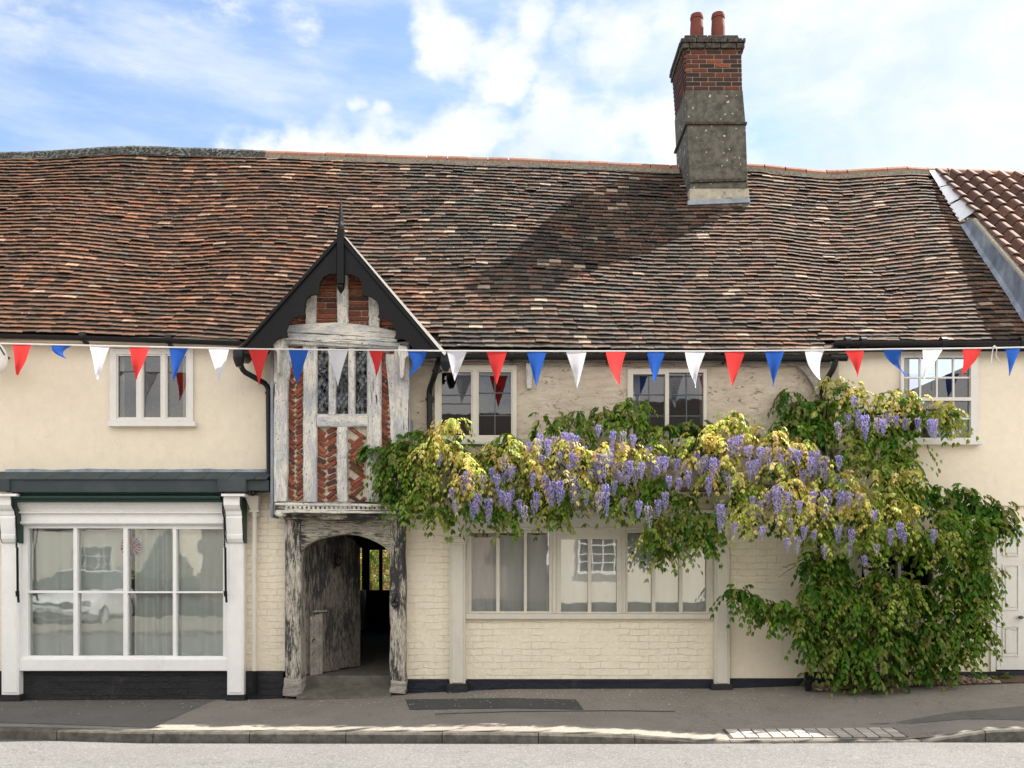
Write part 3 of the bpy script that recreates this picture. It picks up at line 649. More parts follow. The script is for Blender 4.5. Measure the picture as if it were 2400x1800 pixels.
def brick_course(mb, x0, x1, y0, y1, z0, h, seed, L=.222, out=0.0, dep=.1):
    r = random.Random(seed); off = (seed % 2)*.11
    for fy, sgn in ((y0, -1), (y1, 1)):
        x = x0 - off
        while x < x1:
            a, b = max(x0, x)+.006, min(x1, x+L)-.006
            if b-a > .02: mb.box(a, b, fy-.0*sgn, fy-sgn*dep, z0+.006, z0+h-.006+r.uniform(-.001,.001)); 
            x += L
    for fx, sgn in ((x0, -1), (x1, 1)):
        y = y0 + .105 - off
        while y < y1-.105:
            a, b = max(y0+.105, y)+.004, min(y1-.105, y+L)-.004
            if b-a > .02: mb.box(fx+r.uniform(0,.003)*sgn, fx-sgn*dep, a, b, z0+.006, z0+h-.006)
            y += L
zb0, zb1 = Z(211,cy0), Z(116,cy0); nb = 9; hb = (zb1-zb0)/nb
for i in range(nb):
    t = i/nb; l = 1607+(1600-1607)*t; r_ = 1741+(1739-1741)*t
    brick_course(mb, X(l,cy0), X(r_,cy0), cy0+.01, cy1-.01, zb0+i*hb, hb, i+3)
part('brickwork', mb, M['brick_chimney'], ch, bevel=.004)
mb = MB(); mb.box(X(1609,cy0), X(1738,cy0), cy0+.02, cy1-.02, zb0, Z(88,cy0)); part('mortar_core', mb, M['mortar_chimney'], ch)
mb = MB()
for k, (a, b, py1, py0, o) in enumerate([(1597,1745,103,116,.035), (1594,1747,92,103,.045), (1604,1736,81,92,.0)]):
    brick_course(mb, X(a,cy0), X(b,cy0), cy0-o, cy1+o, Z(py0,cy0), Z(py1,cy0)-Z(py0,cy0), k+1)
mb.box(X(1604,cy0)+.02, X(1736,cy0)-.02, cy0+.02, cy1-.02, Z(92,cy0), Z(84,cy0))
part('corbelled_cap', mb, M['brick_cap'], ch, bevel=.006)
mb = MB(); a = ck(291,1606,1750)
def band(z, l, r_, h, o):
    x0_, x1_ = X(l,cy0), X(r_,cy0); y0_, y1_ = cy0-o, cy1+o
    mb.box(x0_, x1_, y0_, cy0+.02, z, z+h); mb.box(x0_, x0_+.08, cy0+.02, y1_, z-.0, z+h); mb.box(x1_-.08, x1_, cy0+.02, y1_, z, z+h)
    mb.box(x0_+.08, x1_-.08, cy1-.02, y1_, z, z+h)
band(Z(293,cy0), 1606, 1750, .035, .03); part('tile_band', mb, M['brick_cap'], ch, bevel=.004)
mb = MB(); mb.prism([(1619,421),(1750,417),(1750,424),(1619,427)], cy0-.035, .04); part('tile_band', mb, M['brick_cap'], ch, bevel=.004)
for px_, s_ in ((1633,1.0),(1683,1.03)):
    yy = 2.4; mb = MB(); zt = Z(36 if px_ == 1633 else 34, yy); zb = Z(88, cy0)-.02; hh = zt-zb; rr = .095*s_
    mb.lathe(Vector((X(px_,yy), yy, zb)), [(rr*1.02,0),(rr*1.03,hh*.3),(rr*1.02,hh*.6),(rr*.95,hh*.80),(rr*.90,hh*.86),(rr*1.0,hh*.87),(rr*1.02,hh*.93),(rr*.95,hh*.94),(rr*.93,hh),(rr*.78,hh),(rr*.7,hh*.6)], 20)
    part('chimney_pot', mb, M['pot'], ch)
mb = MB(); mb.prism([(1612,470),(1757,464),(1759,474),(1612,480)], cy0-.06, .07); part('lead_flashing', mb, M['lead'], ch)

# ------------------------------------------------------------------ windows
def add_sheet_rects(rects, Y):
    mb = MB()
    for a in rects:
        x0_, x1_, z0_, z1_ = X(a[0],Y)-.004, X(a[2],Y)+.004, Z(a[3],Y)-.004, Z(a[1],Y)+.004
        mb.add([(x0_,Y,z0_),(x1_,Y,z0_),(x1_,Y,z1_),(x0_,Y,z1_)], [(0,1,2,3)])
    return mb
def window(rect, panes, Y, mat, bars=(), barmat=None, sill=None, label=None, dep=.09, gl='glass', bw=3.0, sillmat=None, sash=None):
    mb = MB(); mb.slab(rect, panes, Y, dep)
    wn = part('window', mb, mat, row, label, bevel=.004)
    part('pane', add_sheet_rects(panes, Y+.045), M[gl], wn)
    if sash:
        mb = MB()
        for s in sash: mb.slab(s, [(s[0]+4,s[1]+4,s[2]-4,s[3]-4)], Y+.015, .05)
        part('sash', mb, sash_mat or mat, wn, bevel=.003)
    if bars:
        mb = MB()
        for (a, b, c, d) in bars:
            if abs(a-c) < 1e-6: mb.pbox(a-bw/2, b, a+bw/2, d, Y+.03, .028)
            else: mb.pbox(a, b-bw/2, c, b+bw/2, Y+.031, .026)
        part('glazing_bars', mb, barmat or mat, wn)
    if sill:
        mb = MB(); s = sill; mb.pbox(s[0], s[1], s[2], s[3], Y-(s[4] if len(s) > 4 else .05), .1 + (s[4] if len(s) > 4 else .05)); part('sill', mb, sillmat or mat, wn, bevel=.006)
    return wn
sash_mat = None
window((257,818,452,987), [(272,830,323,982),(332,830,380,982),(388,830,440,982)], JY-.01, M['offwhite'], sill=(251,987,457,999), label='white three light casement window', sash=[(272,830,323,982),(332,830,380,982),(388,830,440,982)])
window((1019,856,1211,1033), [(1031,868,1108,1024),(1118,868,1202,1024)], JY-.03, M['cream_paint'], bars=[(1031,926,1108,926),(1031,946,1108,946),(1160,868,1160,1024),(1118,921,1202,921),(1118,974,1202,974)], barmat=M['lead_bars'], label='two light casement with dark glazing bars, left of the pair', sash=[(1031,868,1108,1024),(1118,868,1202,1024)], bw=2.4, sill=(1015,1033,1213,1041,.03))
sash_mat = None
window((1471,864,1657,1040), [(1484,877,1559,1026),(1568,873,1649,1026)], JY-.03, M['cream_paint'], bars=[(1521,877,1521,1026),(1484,925,1559,925),(1484,975,1559,975),(1609,873,1609,1026),(1568,925,1649,925),(1568,975,1649,975)], barmat=M['lead_bars'], label='two light casement with dark glazing bars, right of the pair', bw=2.4, sill=(1468,1040,1660,1047,.03))
window((2112,824,2293,1034), [(2119,838,2276,931),(2119,939,2276,1026)], JY-.005, M['offwhite'], bars=[(x_,838,x_,931) for x_ in (2157,2196,2235)]+[(2119,885,2276,885)]+[(x_,939,x_,1026) for x_ in (2157,2196,2235)]+[(2119,981,2276,981)], label='white multi pane sash window', sill=(2105,1034,2304,1042,.05), bw=4)
# wide ground floor window
pl = [(1105,1249,1163,1433),(1171,1249,1228,1433),(1235,1249,1287,1433),(1315,1264,1378,1434),(1386,1264,1446,1434),(1471,1249,1528,1434),(1536,1249,1592,1434),(1600,1249,1656,1434)]
wg = window((1091,1240,1676,1439), pl, -.02, M['cream_paint'], gl='glass_wide', label='wide stone coloured eight light window beneath the wisteria', sill=(1090,1439,1676,1451,.05), dep=.12)
mb = MB(); 
for (a, b, c, d) in ((1296,1240,1303,1438),(1461,1240,1466,1438)): mb.pbox(a,b,c,d,-.035,.016)
mb.pbox(1091,1205,1676,1239,-.045,.05); mb.pbox(1088,1196,1680,1204,-.075,.08); mb.pbox(1091,1236,1676,1240,-.06,.02)
mb.slab((1306,1254,1456,1438), [(1311,1259,1451,1437)], -.03, .012)
mb.slab((1099,1244,1292,1438), [(1102,1247,1289,1436)], -.028, .01); mb.slab((1468,1244,1660,1438), [(1470,1247,1658,1436)], -.028, .01)
part('moulding', mb, M['cream_paint'], wg, bevel=.004)
mb = MB()
for (a, b) in ((1094,1278),(1666,1278)):
    mb = MB(); mb.pbox(a,b,a+5,b+28,-.035,.02); part('casement_hinge', mb, M['cream_paint'], wg, bevel=.003)
window((2010,1290,2196,1452), [(2020,1300,2105,1372),(2112,1300,2188,1372),(2020,1380,2105,1444),(2112,1380,2188,1444)], -.02, M['offwhite'], label='white window largely hidden behind wisteria', sill=(2004,1452,2202,1461,.04))
# pilasters
for (a, b, base, cap, lab) in ((1054,1091,(1047,1603,1096,1636),1258,'pilaster left of the wide window'),(1675,1711,(1667,1604,1718,1626),1263,'pilaster right of the wide window')):
    mb = MB(); mb.pbox(a, 1180, b, base[1], -.09, .1); mb.pbox(a+5, 1180, b-5, base[1]-2, -.105, .02)
    mb.pbox(a-2, cap, b+2, cap+4, -.135, .14); mb.pbox(a-1, cap+4, b+1, cap+14, -.125, .13); mb.pbox(a-2, cap+14, b+2, cap+18, -.135, .14)
    pl_ = part('pilaster', mb, M['cream_paint'], row, lab, bevel=.008)
    mb = MB(); mb.pbox(*base, -.13, .14); part('pilaster_base', mb, M['black_brick'], pl_, bevel=.012)
# right hand door
mb = MB(); mb.pbox(2322,1250,2334,1574,-.03,.12); mb.pbox(2322,1236,2460,1250,-.04,.14); mb.pbox(2336,1250,2460,1570,.03,.05)
dr = part('door', mb, M['offwhite'], row, 'off white panelled front door at the right edge', bevel=.004)
mb = MB()
for (a, b, c, d) in ((2350,1262,2389,1303),(2350,1323,2389,1430),(2350,1467,2389,1538)): 
    Y_ = .018; mb.slab((a,b,c,d), [(a+3,b+3,c-3,d-3)], Y_, .01); mb.pbox(a+7,b+7,c-7,d-7,.02,.01)
part('door_panel', mb, M['offwhite'], dr, bevel=.003)
mb = MB(); mb.lathe(P(2393,1449,-.01), [(.012,-.01),(.03,0),(.03,.02),(.012,.03)], 12); part('door_knob', mb, M['lead_bars'], dr, smooth=True)

# ------------------------------------------------------------------ shopfront
shop = MB()
sp = [(65,1238,172,1384),(181,1238,289,1385),(299,1239,405,1386),(413,1240,523,1386),(66,1390,172,1537),(182,1390,289,1537),(299,1390,405,1537),(413,1390,523,1538)]
shop.slab((40,1226,534,1545), sp, -.05, .12)
sf = part('shopfront', shop, M['white_paint'], row, 'white painted shop window front with eight panes', bevel=.004)
part('pane', add_sheet_rects(sp, .0), M['glass_shop'], sf)
mb = MB()
mb.pbox(38,1545,536,1573,-.10,.12); mb.pbox(38,1541,536,1546,-.075,.08)
part('sill', mb, M['white_paint'], sf, bevel=.01)
mb = MB(); prof = [(1176,-.20),(1185,-.19),(1198,-.13),(1200,-.16),(1203,-.16),(1205,-.11),(1222,-.10),(1223,-.13),(1227,-.13),(1232,-.07)]
x0_, x1_ = X(38,-.1), X(527,-.1); vs = []
for py_, y_ in prof: vs += [(x0_, y_, Z(py_,-.1)), (x1_, y_, Z(py_,-.1))]
vs += [(x0_, .0, Z(1232,-.1)), (x1_, .0, Z(1232,-.1)), (x0_, .0, Z(1176,-.1)), (x1_, .0, Z(1176,-.1))]; n = len(vs)//2
mb.add(vs, [(2*i, 2*i+2, 2*i+3, 2*i+1) for i in range(n-1)] + [(2*n-2, 0, 1, 2*n-1), tuple(range(0,2*n,2)), tuple(range(2*n-1,0,-2))]); part('fascia', mb, M['white_paint'], sf)
mb = MB(); x0_, x1_ = X(30,-.26), X(520,-.26)
mb.box(x0_, x1_, -.28, -.15, Z(1177,-.26), Z(1153,-.26)); mb.tube([Vector((x0_,-.28,Z(1166,-.26))), Vector((x1_,-.28,Z(1166,-.26)))], .035, 12); mb.box(x0_+1.2, x1_-1.2, -.322, -.27, Z(1170,-.26), Z(1162,-.26))
part('blind_box', mb, M['green_paint'], sf, bevel=.006)
for (a, b, lab) in ((3,44,'pilaster left of the shop window'),(532,571,'pilaster right of the shop window')):
    mb = MB(); mb.pbox(a, 1268, b, 1629, -.12, .2); mb.pbox(a+4, 1272, b-4, 1624, -.13, .02)
    p_ = part('pilaster', mb, M['white_paint'], sf, lab, bevel=.008)
    if a < 10: ax, bx = -8, 33
    else: ax, bx = 524, 567
    prof = [(1163,-.29),(1172,-.30),(1184,-.30),(1192,-.27),(1198,-.23),(1206,-.22),(1208,-.205),(1214,-.215),(1228,-.205),(1240,-.195),(1252,-.18),(1254,-.19),(1262,-.185),(1270,-.16),(1273,-.13)]
    for inset, mt, nm in ((.0,'green_paint','bracket'),(.014,'white_paint','bracket_face')):
        mb = MB(); xa_, xb_ = X(ax,-.26)+inset, X(bx,-.26)-inset; vs = []
        for py_, y_ in prof: vs += [(xa_, y_-inset*.5, Z(py_,-.26)), (xb_, y_-inset*.5, Z(py_,-.26))]
        vs += [(xa_, -.05, Z(1273,-.3)), (xb_, -.05, Z(1273,-.3)), (xa_, -.05, Z(1163,-.3)), (xb_, -.05, Z(1163,-.3))]; n = len(vs)//2
        mb.add(vs, [(2*i, 2*i+2, 2*i+3, 2*i+1) for i in range(n-1)] + [(2*n-2, 0, 1, 2*n-1), tuple(range(0,2*n,2)), tuple(range(2*n-1,0,-2))])
        part(nm, mb, M[mt], sf if nm == 'bracket' else sf)
    mb = MB(); mb.pbox(ax-6,1157,bx+6,1163,-.37,.32); part('bracket_cap', mb, M['white_paint'], sf, bevel=.004)
    mb = MB(); mb.pbox(a-3,1629,b+3,1660,-.14,.16); part('pilaster_base', mb, M['black_brick'], sf, bevel=.01)
# arms of the blind + chains
for px_ in (40.5, 528):
    mb = MB(); mb.tube([P(px_,1283,-.2), P(px_+1,1385,-.2), P(px_+3,1412,-.22)], .014, 8); mb.tube([P(px_,1385,-.2), P(px_+1,1398,-.2)], .022, 8)
    mb.tube([P(px_-6,1180,-.3), P(px_-6,1200,-.3), P(px_-2,1215,-.26), P(px_-1,1290,-.2)], .009, 6); part('blind_arm', mb, M['black_paint'], sf)
    mb = MB()
    for k in range(22): mb.lathe(P(px_-4.5+.6*math.sin(k), 1178+k*5, -.25), [(.002,0),(.006,.004),(.006,.012),(.002,.018)], 6)
    part('chain', mb, M['lead_bars'], sf)
# lean-to roof: felt and lead
mb = MB(); yF = -.36
zf, zw = Z(1123,yF), Z(1104,JY)
mb.box(X(14,yF), X(578,yF), yF, yF+.03, Z(1154,yF), zf)
mb.box(X(-60,yF), X(25,yF), yF-.03, yF+.02, Z(1152,yF), zf+.0); mb.box(X(511,yF), X(578,yF), yF-.035, yF-.002, Z(1153,yF), zf+.005)
lr = part('canopy_roof', mb, M['felt'], sf, 'dark felt covered canopy edge above the shop window', bevel=.008)
mb = MB(); xx = X(-70,yF)
while xx < X(628,-.3):
    x2 = min(xx+.30, X(630,-.3)); mb.add([(xx+.003,yF-.01,zf+.006),(x2-.003,yF-.01,zf+.006),(x2-.003,JY+.04,zw),(xx+.003,JY+.04,zw),(xx+.003,yF-.02,zf-.005),(x2-.003,yF-.02,zf-.005)], [(0,1,2,3),(0,4,5,1)]); xx = x2
mb.box(X(578,yF), X(632,-.3), -.34, -.0, Z(1150,-.3), zf-.01)
part('felt_shingles', mb, M['felt'], lr)
mb = MB(); n = 60; vs = []
for i in range(n+1):
    x_ = X(10,JY) + (X(622,JY)-X(10,JY))*i/n; j = .012*noise.noise(Vector((x_*2.3,0,0)))+.006*noise.noise(Vector((x_*9,0,0)))
    vs += [(x_, JY+.024, Z(1099,JY)+j), (x_, JY+.008, Z(1108,JY)), (x_, -.22, Z(1114,-.22)), (x_, -.22, Z(1114,-.22)-.01)]
mb.add(vs, [(i*4+k, (i+1)*4+k, (i+1)*4+k+1, i*4+k+1) for i in range(n) for k in range(3)]); part('lead_apron', mb, M['lead'], lr)
# hopper and pipe
def hop(mb):
    Y = -.12; a, b = X(578,Y), X(610,Y); c, d = X(588,Y), X(605,Y)
    for (z0,z1,p0,p1,q0,q1,ya,yb) in ((Z(1196,Y),Z(1163,Y),c,d,a,b,.06,.13),(Z(1200,Y),Z(1196,Y),c-.015,d+.015,c-.015,d+.015,.07,.07)):
        mb.add([(p0,Y-ya+.05,z0),(p1,Y-ya+.05,z0),(p1,Y+.06,z0),(p0,Y+.06,z0),(q0,Y-yb+.05,z1),(q1,Y-yb+.05,z1),(q1,Y+.06,z1),(q0,Y+.06,z1)], [(0,3,2,1),(4,5,6,7),(0,1,5,4),(1,2,6,5),(2,3,7,6),(3,0,4,7)])
dp = downpipe([P(596.5,1190,-.1), P(597.5,1572,-.1)], .030, M['cream_paint'], 'cream hopper and downpipe beside the shop window', collars=[P(597,1206,-.1), P(597,1304,-.1)], extra=hop)
mb = MB(); mb.tube([P(597.5,1572,-.1), P(597.5,1628,-.1)], .031, 12); part('painted_shoe', mb, M['black_paint'], dp)

# ------------------------------------------------------------------ timber porch
PY = -.36
por = empty('timber_gatehouse', P(800,1630,PY), 'narrow projecting timber framed gatehouse with herringbone brick and black gable boards', 'gatehouse')
def tv(name, a, b, wa, wb, Y=PY, dep=.16, mat='timber_v', seed=0, wob=1.2, label=None, n=16):
    mb = MB(); mb.timber(a, b, wa, wb, Y, dep, wob, n, seed); return part(name, mb, M[mat], por, label, smooth=False)
tv('post', (657,800), (657,1176), 34, 31, PY-.03, seed=1); 
tv('post', (726,808), (726,1176), 33, 32, seed=2); tv('post', (877,808), (876,1176), 33, 34, seed=3)
tv('post', (941,812), (944,1176), 36, 26, PY-.03, seed=4); tv('brace', (914,830), (932,1176), 20, 12, PY-.01, seed=5, wob=1.8)
tv('brace', (680,815), (670,905), 14, 6, PY-.012, seed=15)
tv('rail', (742,985.5), (862,985.5), 29, 29, PY-.01, mat='timber_h', seed=6)
tv('stud', (801.5,1000), (802,1176), 25, 25, PY-.005, seed=7)
tv('mullion', (779,808), (778.5,972), 15, 17, PY+.0, seed=8); tv('mullion', (824,808), (824.5,972), 14, 15, PY+.0, seed=9)
tv('moulded_beam', (660,791), (938,808), 8, 10, PY-.08, mat='timber_h', seed=10); tv('moulded_beam', (664,800), (936,814), 10, 8, PY-.05, mat='timber_h', seed=11); tv('moulded_beam', (668,784), (930,797), 10, 10, PY-.05, mat='timber_h', seed=12)
mb = MB(); mb.prism([(672,762),(720,758),(795,755),(860,762),(928,775),(928,792),(860,789),(795,784),(720,780),(672,779)], PY-.04, .14); part('cambered_collar', mb, M['timber_h'], por, bevel=.008)
tv('gable_stud', (802,640), (803,758), 27, 27, PY-.01, seed=13); tv('gable_stud', (729,682), (727,760), 25, 25, PY-.01, seed=14); tv('gable_stud', (876,688), (877,768), 26, 26, PY-.01, seed=16)
# corner brackets with pegs
for (pts, s_) in (([(640,797),(664,793),(665,815),(655,822),(656,870),(652,878),(649,870),(648,825),(641,818)], 0), ([(934,808),(955,812),(958,832),(950,840),(946,882),(941,890),(937,880),(936,840),(932,828)], 1)):
    mb = MB(); mb.prism(pts, PY-.16, .14); part('corner_bracket', mb, M['timber_v'], por, bevel=.01)
# bricks
def clipin(x, y, r_): return r_[0]-4 < x < r_[2]+4 and r_[1]-3 < y < r_[3]+3
def herring(rect, seed, ang=36, L=22, H=9.6, cols=2, Y=PY+.05, gap=11.8):
    r = random.Random(seed); mb = MB(); k = (Y-CAMY)/F
    cw = (rect[2]-rect[0])/cols
    for c in range(cols):
        cx = rect[0] + cw*(c+.5); sg = 1 if c % 2 == 0 else -1
        y = rect[1]-4 + r.uniform(0,5) + (gap*.5 if c % 2 else 0)
        while y < rect[3]+6:
            a = R(sg*(ang + r.uniform(-9,9)))
            hl = cw*.5/math.cos(a)*r.uniform(.80,1.02)-1.4; hh = H*.5*r.uniform(.75,1.08)
            ctr = P(cx + r.uniform(-1,1), y, Y)
            # trim so it stays in its panel
            ax = Vector((math.cos(a)*hl*k, 0, -math.sin(a)*hl*k)); az = Vector((math.sin(a)*hh*k, 0, math.cos(a)*hh*k))
            if rect[1]+1 < y < rect[3]-1: mb.obox(ctr+Vector((0,.02+r.uniform(-.006,.006),0)), ax, (0,.03,0), az)
            y += gap*r.uniform(.9,1.12)
    return mb
def big_herring(rect, seed, Y=PY+.05):
    r = random.Random(seed); mb = MB(); k = (Y-CAMY)/F; L, H, gp = 36, 9.5, 12.2
    cx = (rect[0]+rect[2])/2; y = rect[1]-10; blk = 0
    while y < rect[3]+10:
        sg = 1 if blk % 2 == 0 else -1
        for j in range(3):
            a = R(sg*38 + r.uniform(-4,4))
            hl = r.uniform(17,22); hh = H/2*r.uniform(.85,1.05); yy = y + j*gp
            ccx = cx + r.uniform(-2,2)
            ex = abs(math.cos(a))*hl + abs(math.sin(a))*hh
            if ex > (rect[2]-rect[0])/2+2: hl *= ((rect[2]-rect[0])/2+2)/ex
            if rect[1]+4 < yy < rect[3]-2: mb.obox(P(ccx, yy, Y)+Vector((0,.02,0)), (math.cos(a)*hl*k,0,-math.sin(a)*hl*k), (0,.03,0), (math.sin(a)*hh*k,0,math.cos(a)*hh*k))
        for s2 in (-1, 1):        # small closers at the turn of the bond
            yy = y - gp*.55 + s2*sg*5
            if rect[1]+4 < yy < rect[3]-2:
                a = R(-sg*38); mb.obox(P(cx+s2*14, yy, Y)+Vector((0,.02,0)), (math.cos(a)*7*k,0,-math.sin(a)*7*k), (0,.028,0), (math.sin(a)*4*k,0,math.cos(a)*4*k))
        y += 3*gp + 9; blk += 1
    return mb
def courses(rect, seed, Y=PY+.05, h=12.5):
    r = random.Random(seed); mb = MB(); y = rect[1]
    while y < rect[3]-4:
        hh = h*r.uniform(.85,1.1); sp_ = rect[0] + (rect[2]-rect[0])*r.uniform(.3,.7) if r.random() < .4 else None
        segs = [(rect[0], rect[2])] if sp_ is None else [(rect[0], sp_), (sp_, rect[2])]
        for a, b in segs: mb.pbox(a+1.3, y+1.2, b-1.3, min(rect[3], y+hh-1.5), Y-.012+r.uniform(-.006,.006), .06)
        y += hh
    return mb
mort = MB()
panels = [((672,812,712,1176),'h',21), ((740,1000,790,1176),'h2',22), ((812,1000,862,1176),'b',23), ((892,820,932,1176),'h',24),
          ((741,640,790,760),'c',25), ((816,640,864,768),'c',26), ((672,725,718,765),'c',27), ((889,730,930,778),'c',28)]
for rct, kd, sd in panels:
    mort.pbox(*rct, PY+.062, .05)
    mb = herring(rct, sd) if kd == 'h' else herring(rct, sd, 30, 26, 11, 2, gap=13.2) if kd == 'h2' else big_herring(rct, sd) if kd == 'b' else courses(rct, sd)
    part('brick_infill', mb, M['brick'], por, {'h':'narrow herringbone brick panel','h2':'herringbone brick panel below the leaded window','b':'wide diagonal brick panel','c':'level coursed gable brick panel'}[kd], bevel=.009)
part('mortar_bed', mort, M['mortar'], por)
# leaded window
mb = MB(); lead = MB(); Yw = PY+.05; r = random.Random(5)
for (a, b) in ((742,771),(787,817),(832,861)):
    dw, dh = 11.5, 17.0; nx_ = 3; ny_ = 11; y0_ = 806
    for j in range(-1, 22):
        for i in range(-1, 4):
            cx_ = a + (i+.5*(j % 2))*dw + 1; cy_ = y0_ + j*dh/2
            if cx_ < a-1 or cx_ > b+1 or cy_ > 972 or cy_ < 806: continue
            tx, tz = r.gauss(0,.0045), r.gauss(0,.0045); C0 = P(cx_, cy_, Yw); k = (Yw-CAMY)/F
            mb.add([C0+Vector((-dw/2*k, -tx, 0)), C0+Vector((0, -tz, -dh/2*k)), C0+Vector((dw/2*k, tx, 0)), C0+Vector((0, tz, dh/2*k))], [(0,1,2,3)])
            for (p, q_) in (((-dw/2,0),(0,-dh/2)),((0,-dh/2),(dw/2,0))):
                A_ = P(cx_+p[0], cy_+p[1], Yw-.008); B_ = P(cx_+q_[0], cy_+q_[1], Yw-.008); lead.tube([A_, B_], .0045, 4)
wp = part('window_frame', (lambda b: (b.slab((741,806,863,973), [(744,808,770,970),(788,808,816,970),(833,808,860,970)], PY+.03, .04), b)[1])(MB()), M['timber_v'], por)
part('diamond_panes', mb, M['glass_lead'], wp); part('lead_lattice', lead, M['lead_bars'], wp)
# sides and inner walls of the porch
mb = MB(); mb.box(X(640,PY), X(640,PY)+.12, PY+.02, .1, Z(1205,PY), Z(790,PY)); mb.box(X(957,PY)-.12, X(957,PY), PY+.02, .1, Z(1205,PY), Z(800,PY)); mb.box(X(645,PY), X(952,PY), PY+.15, .15, Z(1214,PY), Z(1202,PY))
part('side_wall', mb, M['timber_v'], por)
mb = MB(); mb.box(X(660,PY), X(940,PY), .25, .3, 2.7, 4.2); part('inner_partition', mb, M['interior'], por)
mb = MB(); mb.pbox(634,800,640,1213,PY-.005,.3); part('lead_cover_strip', mb, M['lead'], por)
mb = MB(); mb.pbox(957,980,962,1214,PY-.005,.3); part('lead_cover_strip', mb, M['lead'], por)
# jetty beams
tv('sill_beam', (645,1186), (958,1190), 24, 22, PY-.06, mat='flaking_h', seed=31, dep=.2); tv('sill_beam', (645,1181), (956,1185), 7, 6, PY-.085, mat='timber_h', seed=32, dep=.1); tv('sill_beam', (647,1198), (952,1201), 6, 6, PY-.075, mat='timber_h', seed=33, dep=.1)
mb = MB(); r = random.Random(3)
for i in range(26):
    a = 668+i*10.6
    if a < 940: mb.pbox(a, 1186, a+6, 1193, PY-.072, .02)
mb.pbox(668,1193,944,1196,PY-.073,.022); mb.pbox(668,1183,944,1187,PY-.073,.022); part('carved_band', mb, M['timber_h'], por, bevel=.004)
tv('bressummer', (665,1209), (950,1212), 16, 14, PY+.06, mat='flaking_h', seed=34, dep=.3)
mb = MB(); mb.tube([P(647,1203,PY-.05), P(656,1205,PY-.05), P(668,1206,PY+.0)], [.03,.035,.03], 10); part('beam_end', mb, M['timber_h'], por, smooth=True)
# door frame with four-centred arch
DY = PY+.22
def arch(t):  # t 0..1 left to right -> pixel of arch soffit
    tab = [(0,(704,1312)),(.03,(705,1297)),(.08,(711,1285)),(.16,(726,1273)),(.28,(752,1262)),(.42,(790,1254)),(.5,(813,1252)),(.6,(838,1255)),(.72,(865,1263)),(.84,(888,1274)),(.93,(903,1284)),(.97,(909,1294)),(1,(912,1308))]
    for (a, p), (b, q_) in zip(tab, tab[1:]):
        if t <= b: u = (t-a)/(b-a); return (p[0]+(q_[0]-p[0])*u, p[1]+(q_[1]-p[1])*u)
    return tab[-1][1]
N_ = 26; mb = MB(); vs = []; k_ = 4
for i in range(N_+1):
    t = i/N_; ax_, ay_ = arch(t); tx = 668+(949-668)*t
    if i == 0: tx = 676
    if i == N_: tx = 944
    ty = 1216 + 5*math.sin(t*math.pi) 
    for Yq, pxy in ((DY+.3,(ax_,ay_)),(DY+.02,(ax_,ay_)),(DY,(ax_+(tx-ax_)*.08, ay_+(ty-ay_)*.12)),(DY+.0,(ax_+(tx-ax_)*.45, ay_+(ty-ay_)*.5)),(DY+.0,(tx,ty))):
        p_ = P(pxy[0], pxy[1], DY); vs.append((p_.x, Yq, p_.z))
mb.add(vs, [(i*5+k, (i+1)*5+k, (i+1)*5+k+1, i*5+k+1) for i in range(N_) for k in range(4)]); df = part('door_arch', mb, M['flaking_h'], por)
mb = MB(); 
for dd, yy_, th in ((6,-.018,2.4),(13,-.014,1.6)):
    pts = []
    for i in range(N_+1):
        ax_, ay_ = arch(i/N_); c_ = Vector((808, 1330)); v_ = Vector((ax_, ay_)) - c_; v_ = v_.normalized()*(v_.length+dd); pts.append(P(v_.x, v_.y, DY+yy_+.01))
    mb.tube(pts, th*.005, 6)
for yy_ in (1228,1234,1240): mb.tube([P(690+(yy_-1228),yy_,DY), P(815,yy_+3,DY-.0), P(935-(yy_-1228),yy_-1,DY)], .008, 6)
part('carved_moulding', mb, M['timber_grey'], df)
tv('door_jamb', (686,1218), (687,1630), 37, 38, DY-.02, .3, 'flaking_v', 41, 1.6); tv('door_jamb', (931,1216), (932,1622), 34, 38, DY-.02, .3, 'flaking_v', 42, 1.8)
tv('jamb_foot', (686,1590), (684,1632), 40, 44, DY-.035, .3, 'timber_grey', 43, 2.0, n=5); tv('jamb_foot', (934,1596), (932,1625), 40, 38, DY-.03, .3, 'timber_grey', 44, 2.5, n=5)
mb = MB(); c_ = P(925,1416,DY-.035); mb.tube([c_+Vector((.033*math.cos(a), 0, .036*math.sin(a))) for a in fr(0, 2*math.pi, 18)], .007, 6, False); mb.lathe(P(925,1408,DY-.04), [(.004,0),(.012,.004),(.012,.012),(.004,.018)], 8)
part('door_ring', mb, M['black_paint'], por, smooth=True)
# the number 3 above the ring
mb = MB(); pts = [(922,1394),(925,1392),(928,1394),(927,1397),(924,1399),(928,1401),(928,1405),(925,1407),(921,1405)]
mb.tube([P(a, b, DY-.03) for a, b in pts], .0045, 6); part('door_numeral', mb, M['black_paint'], por)
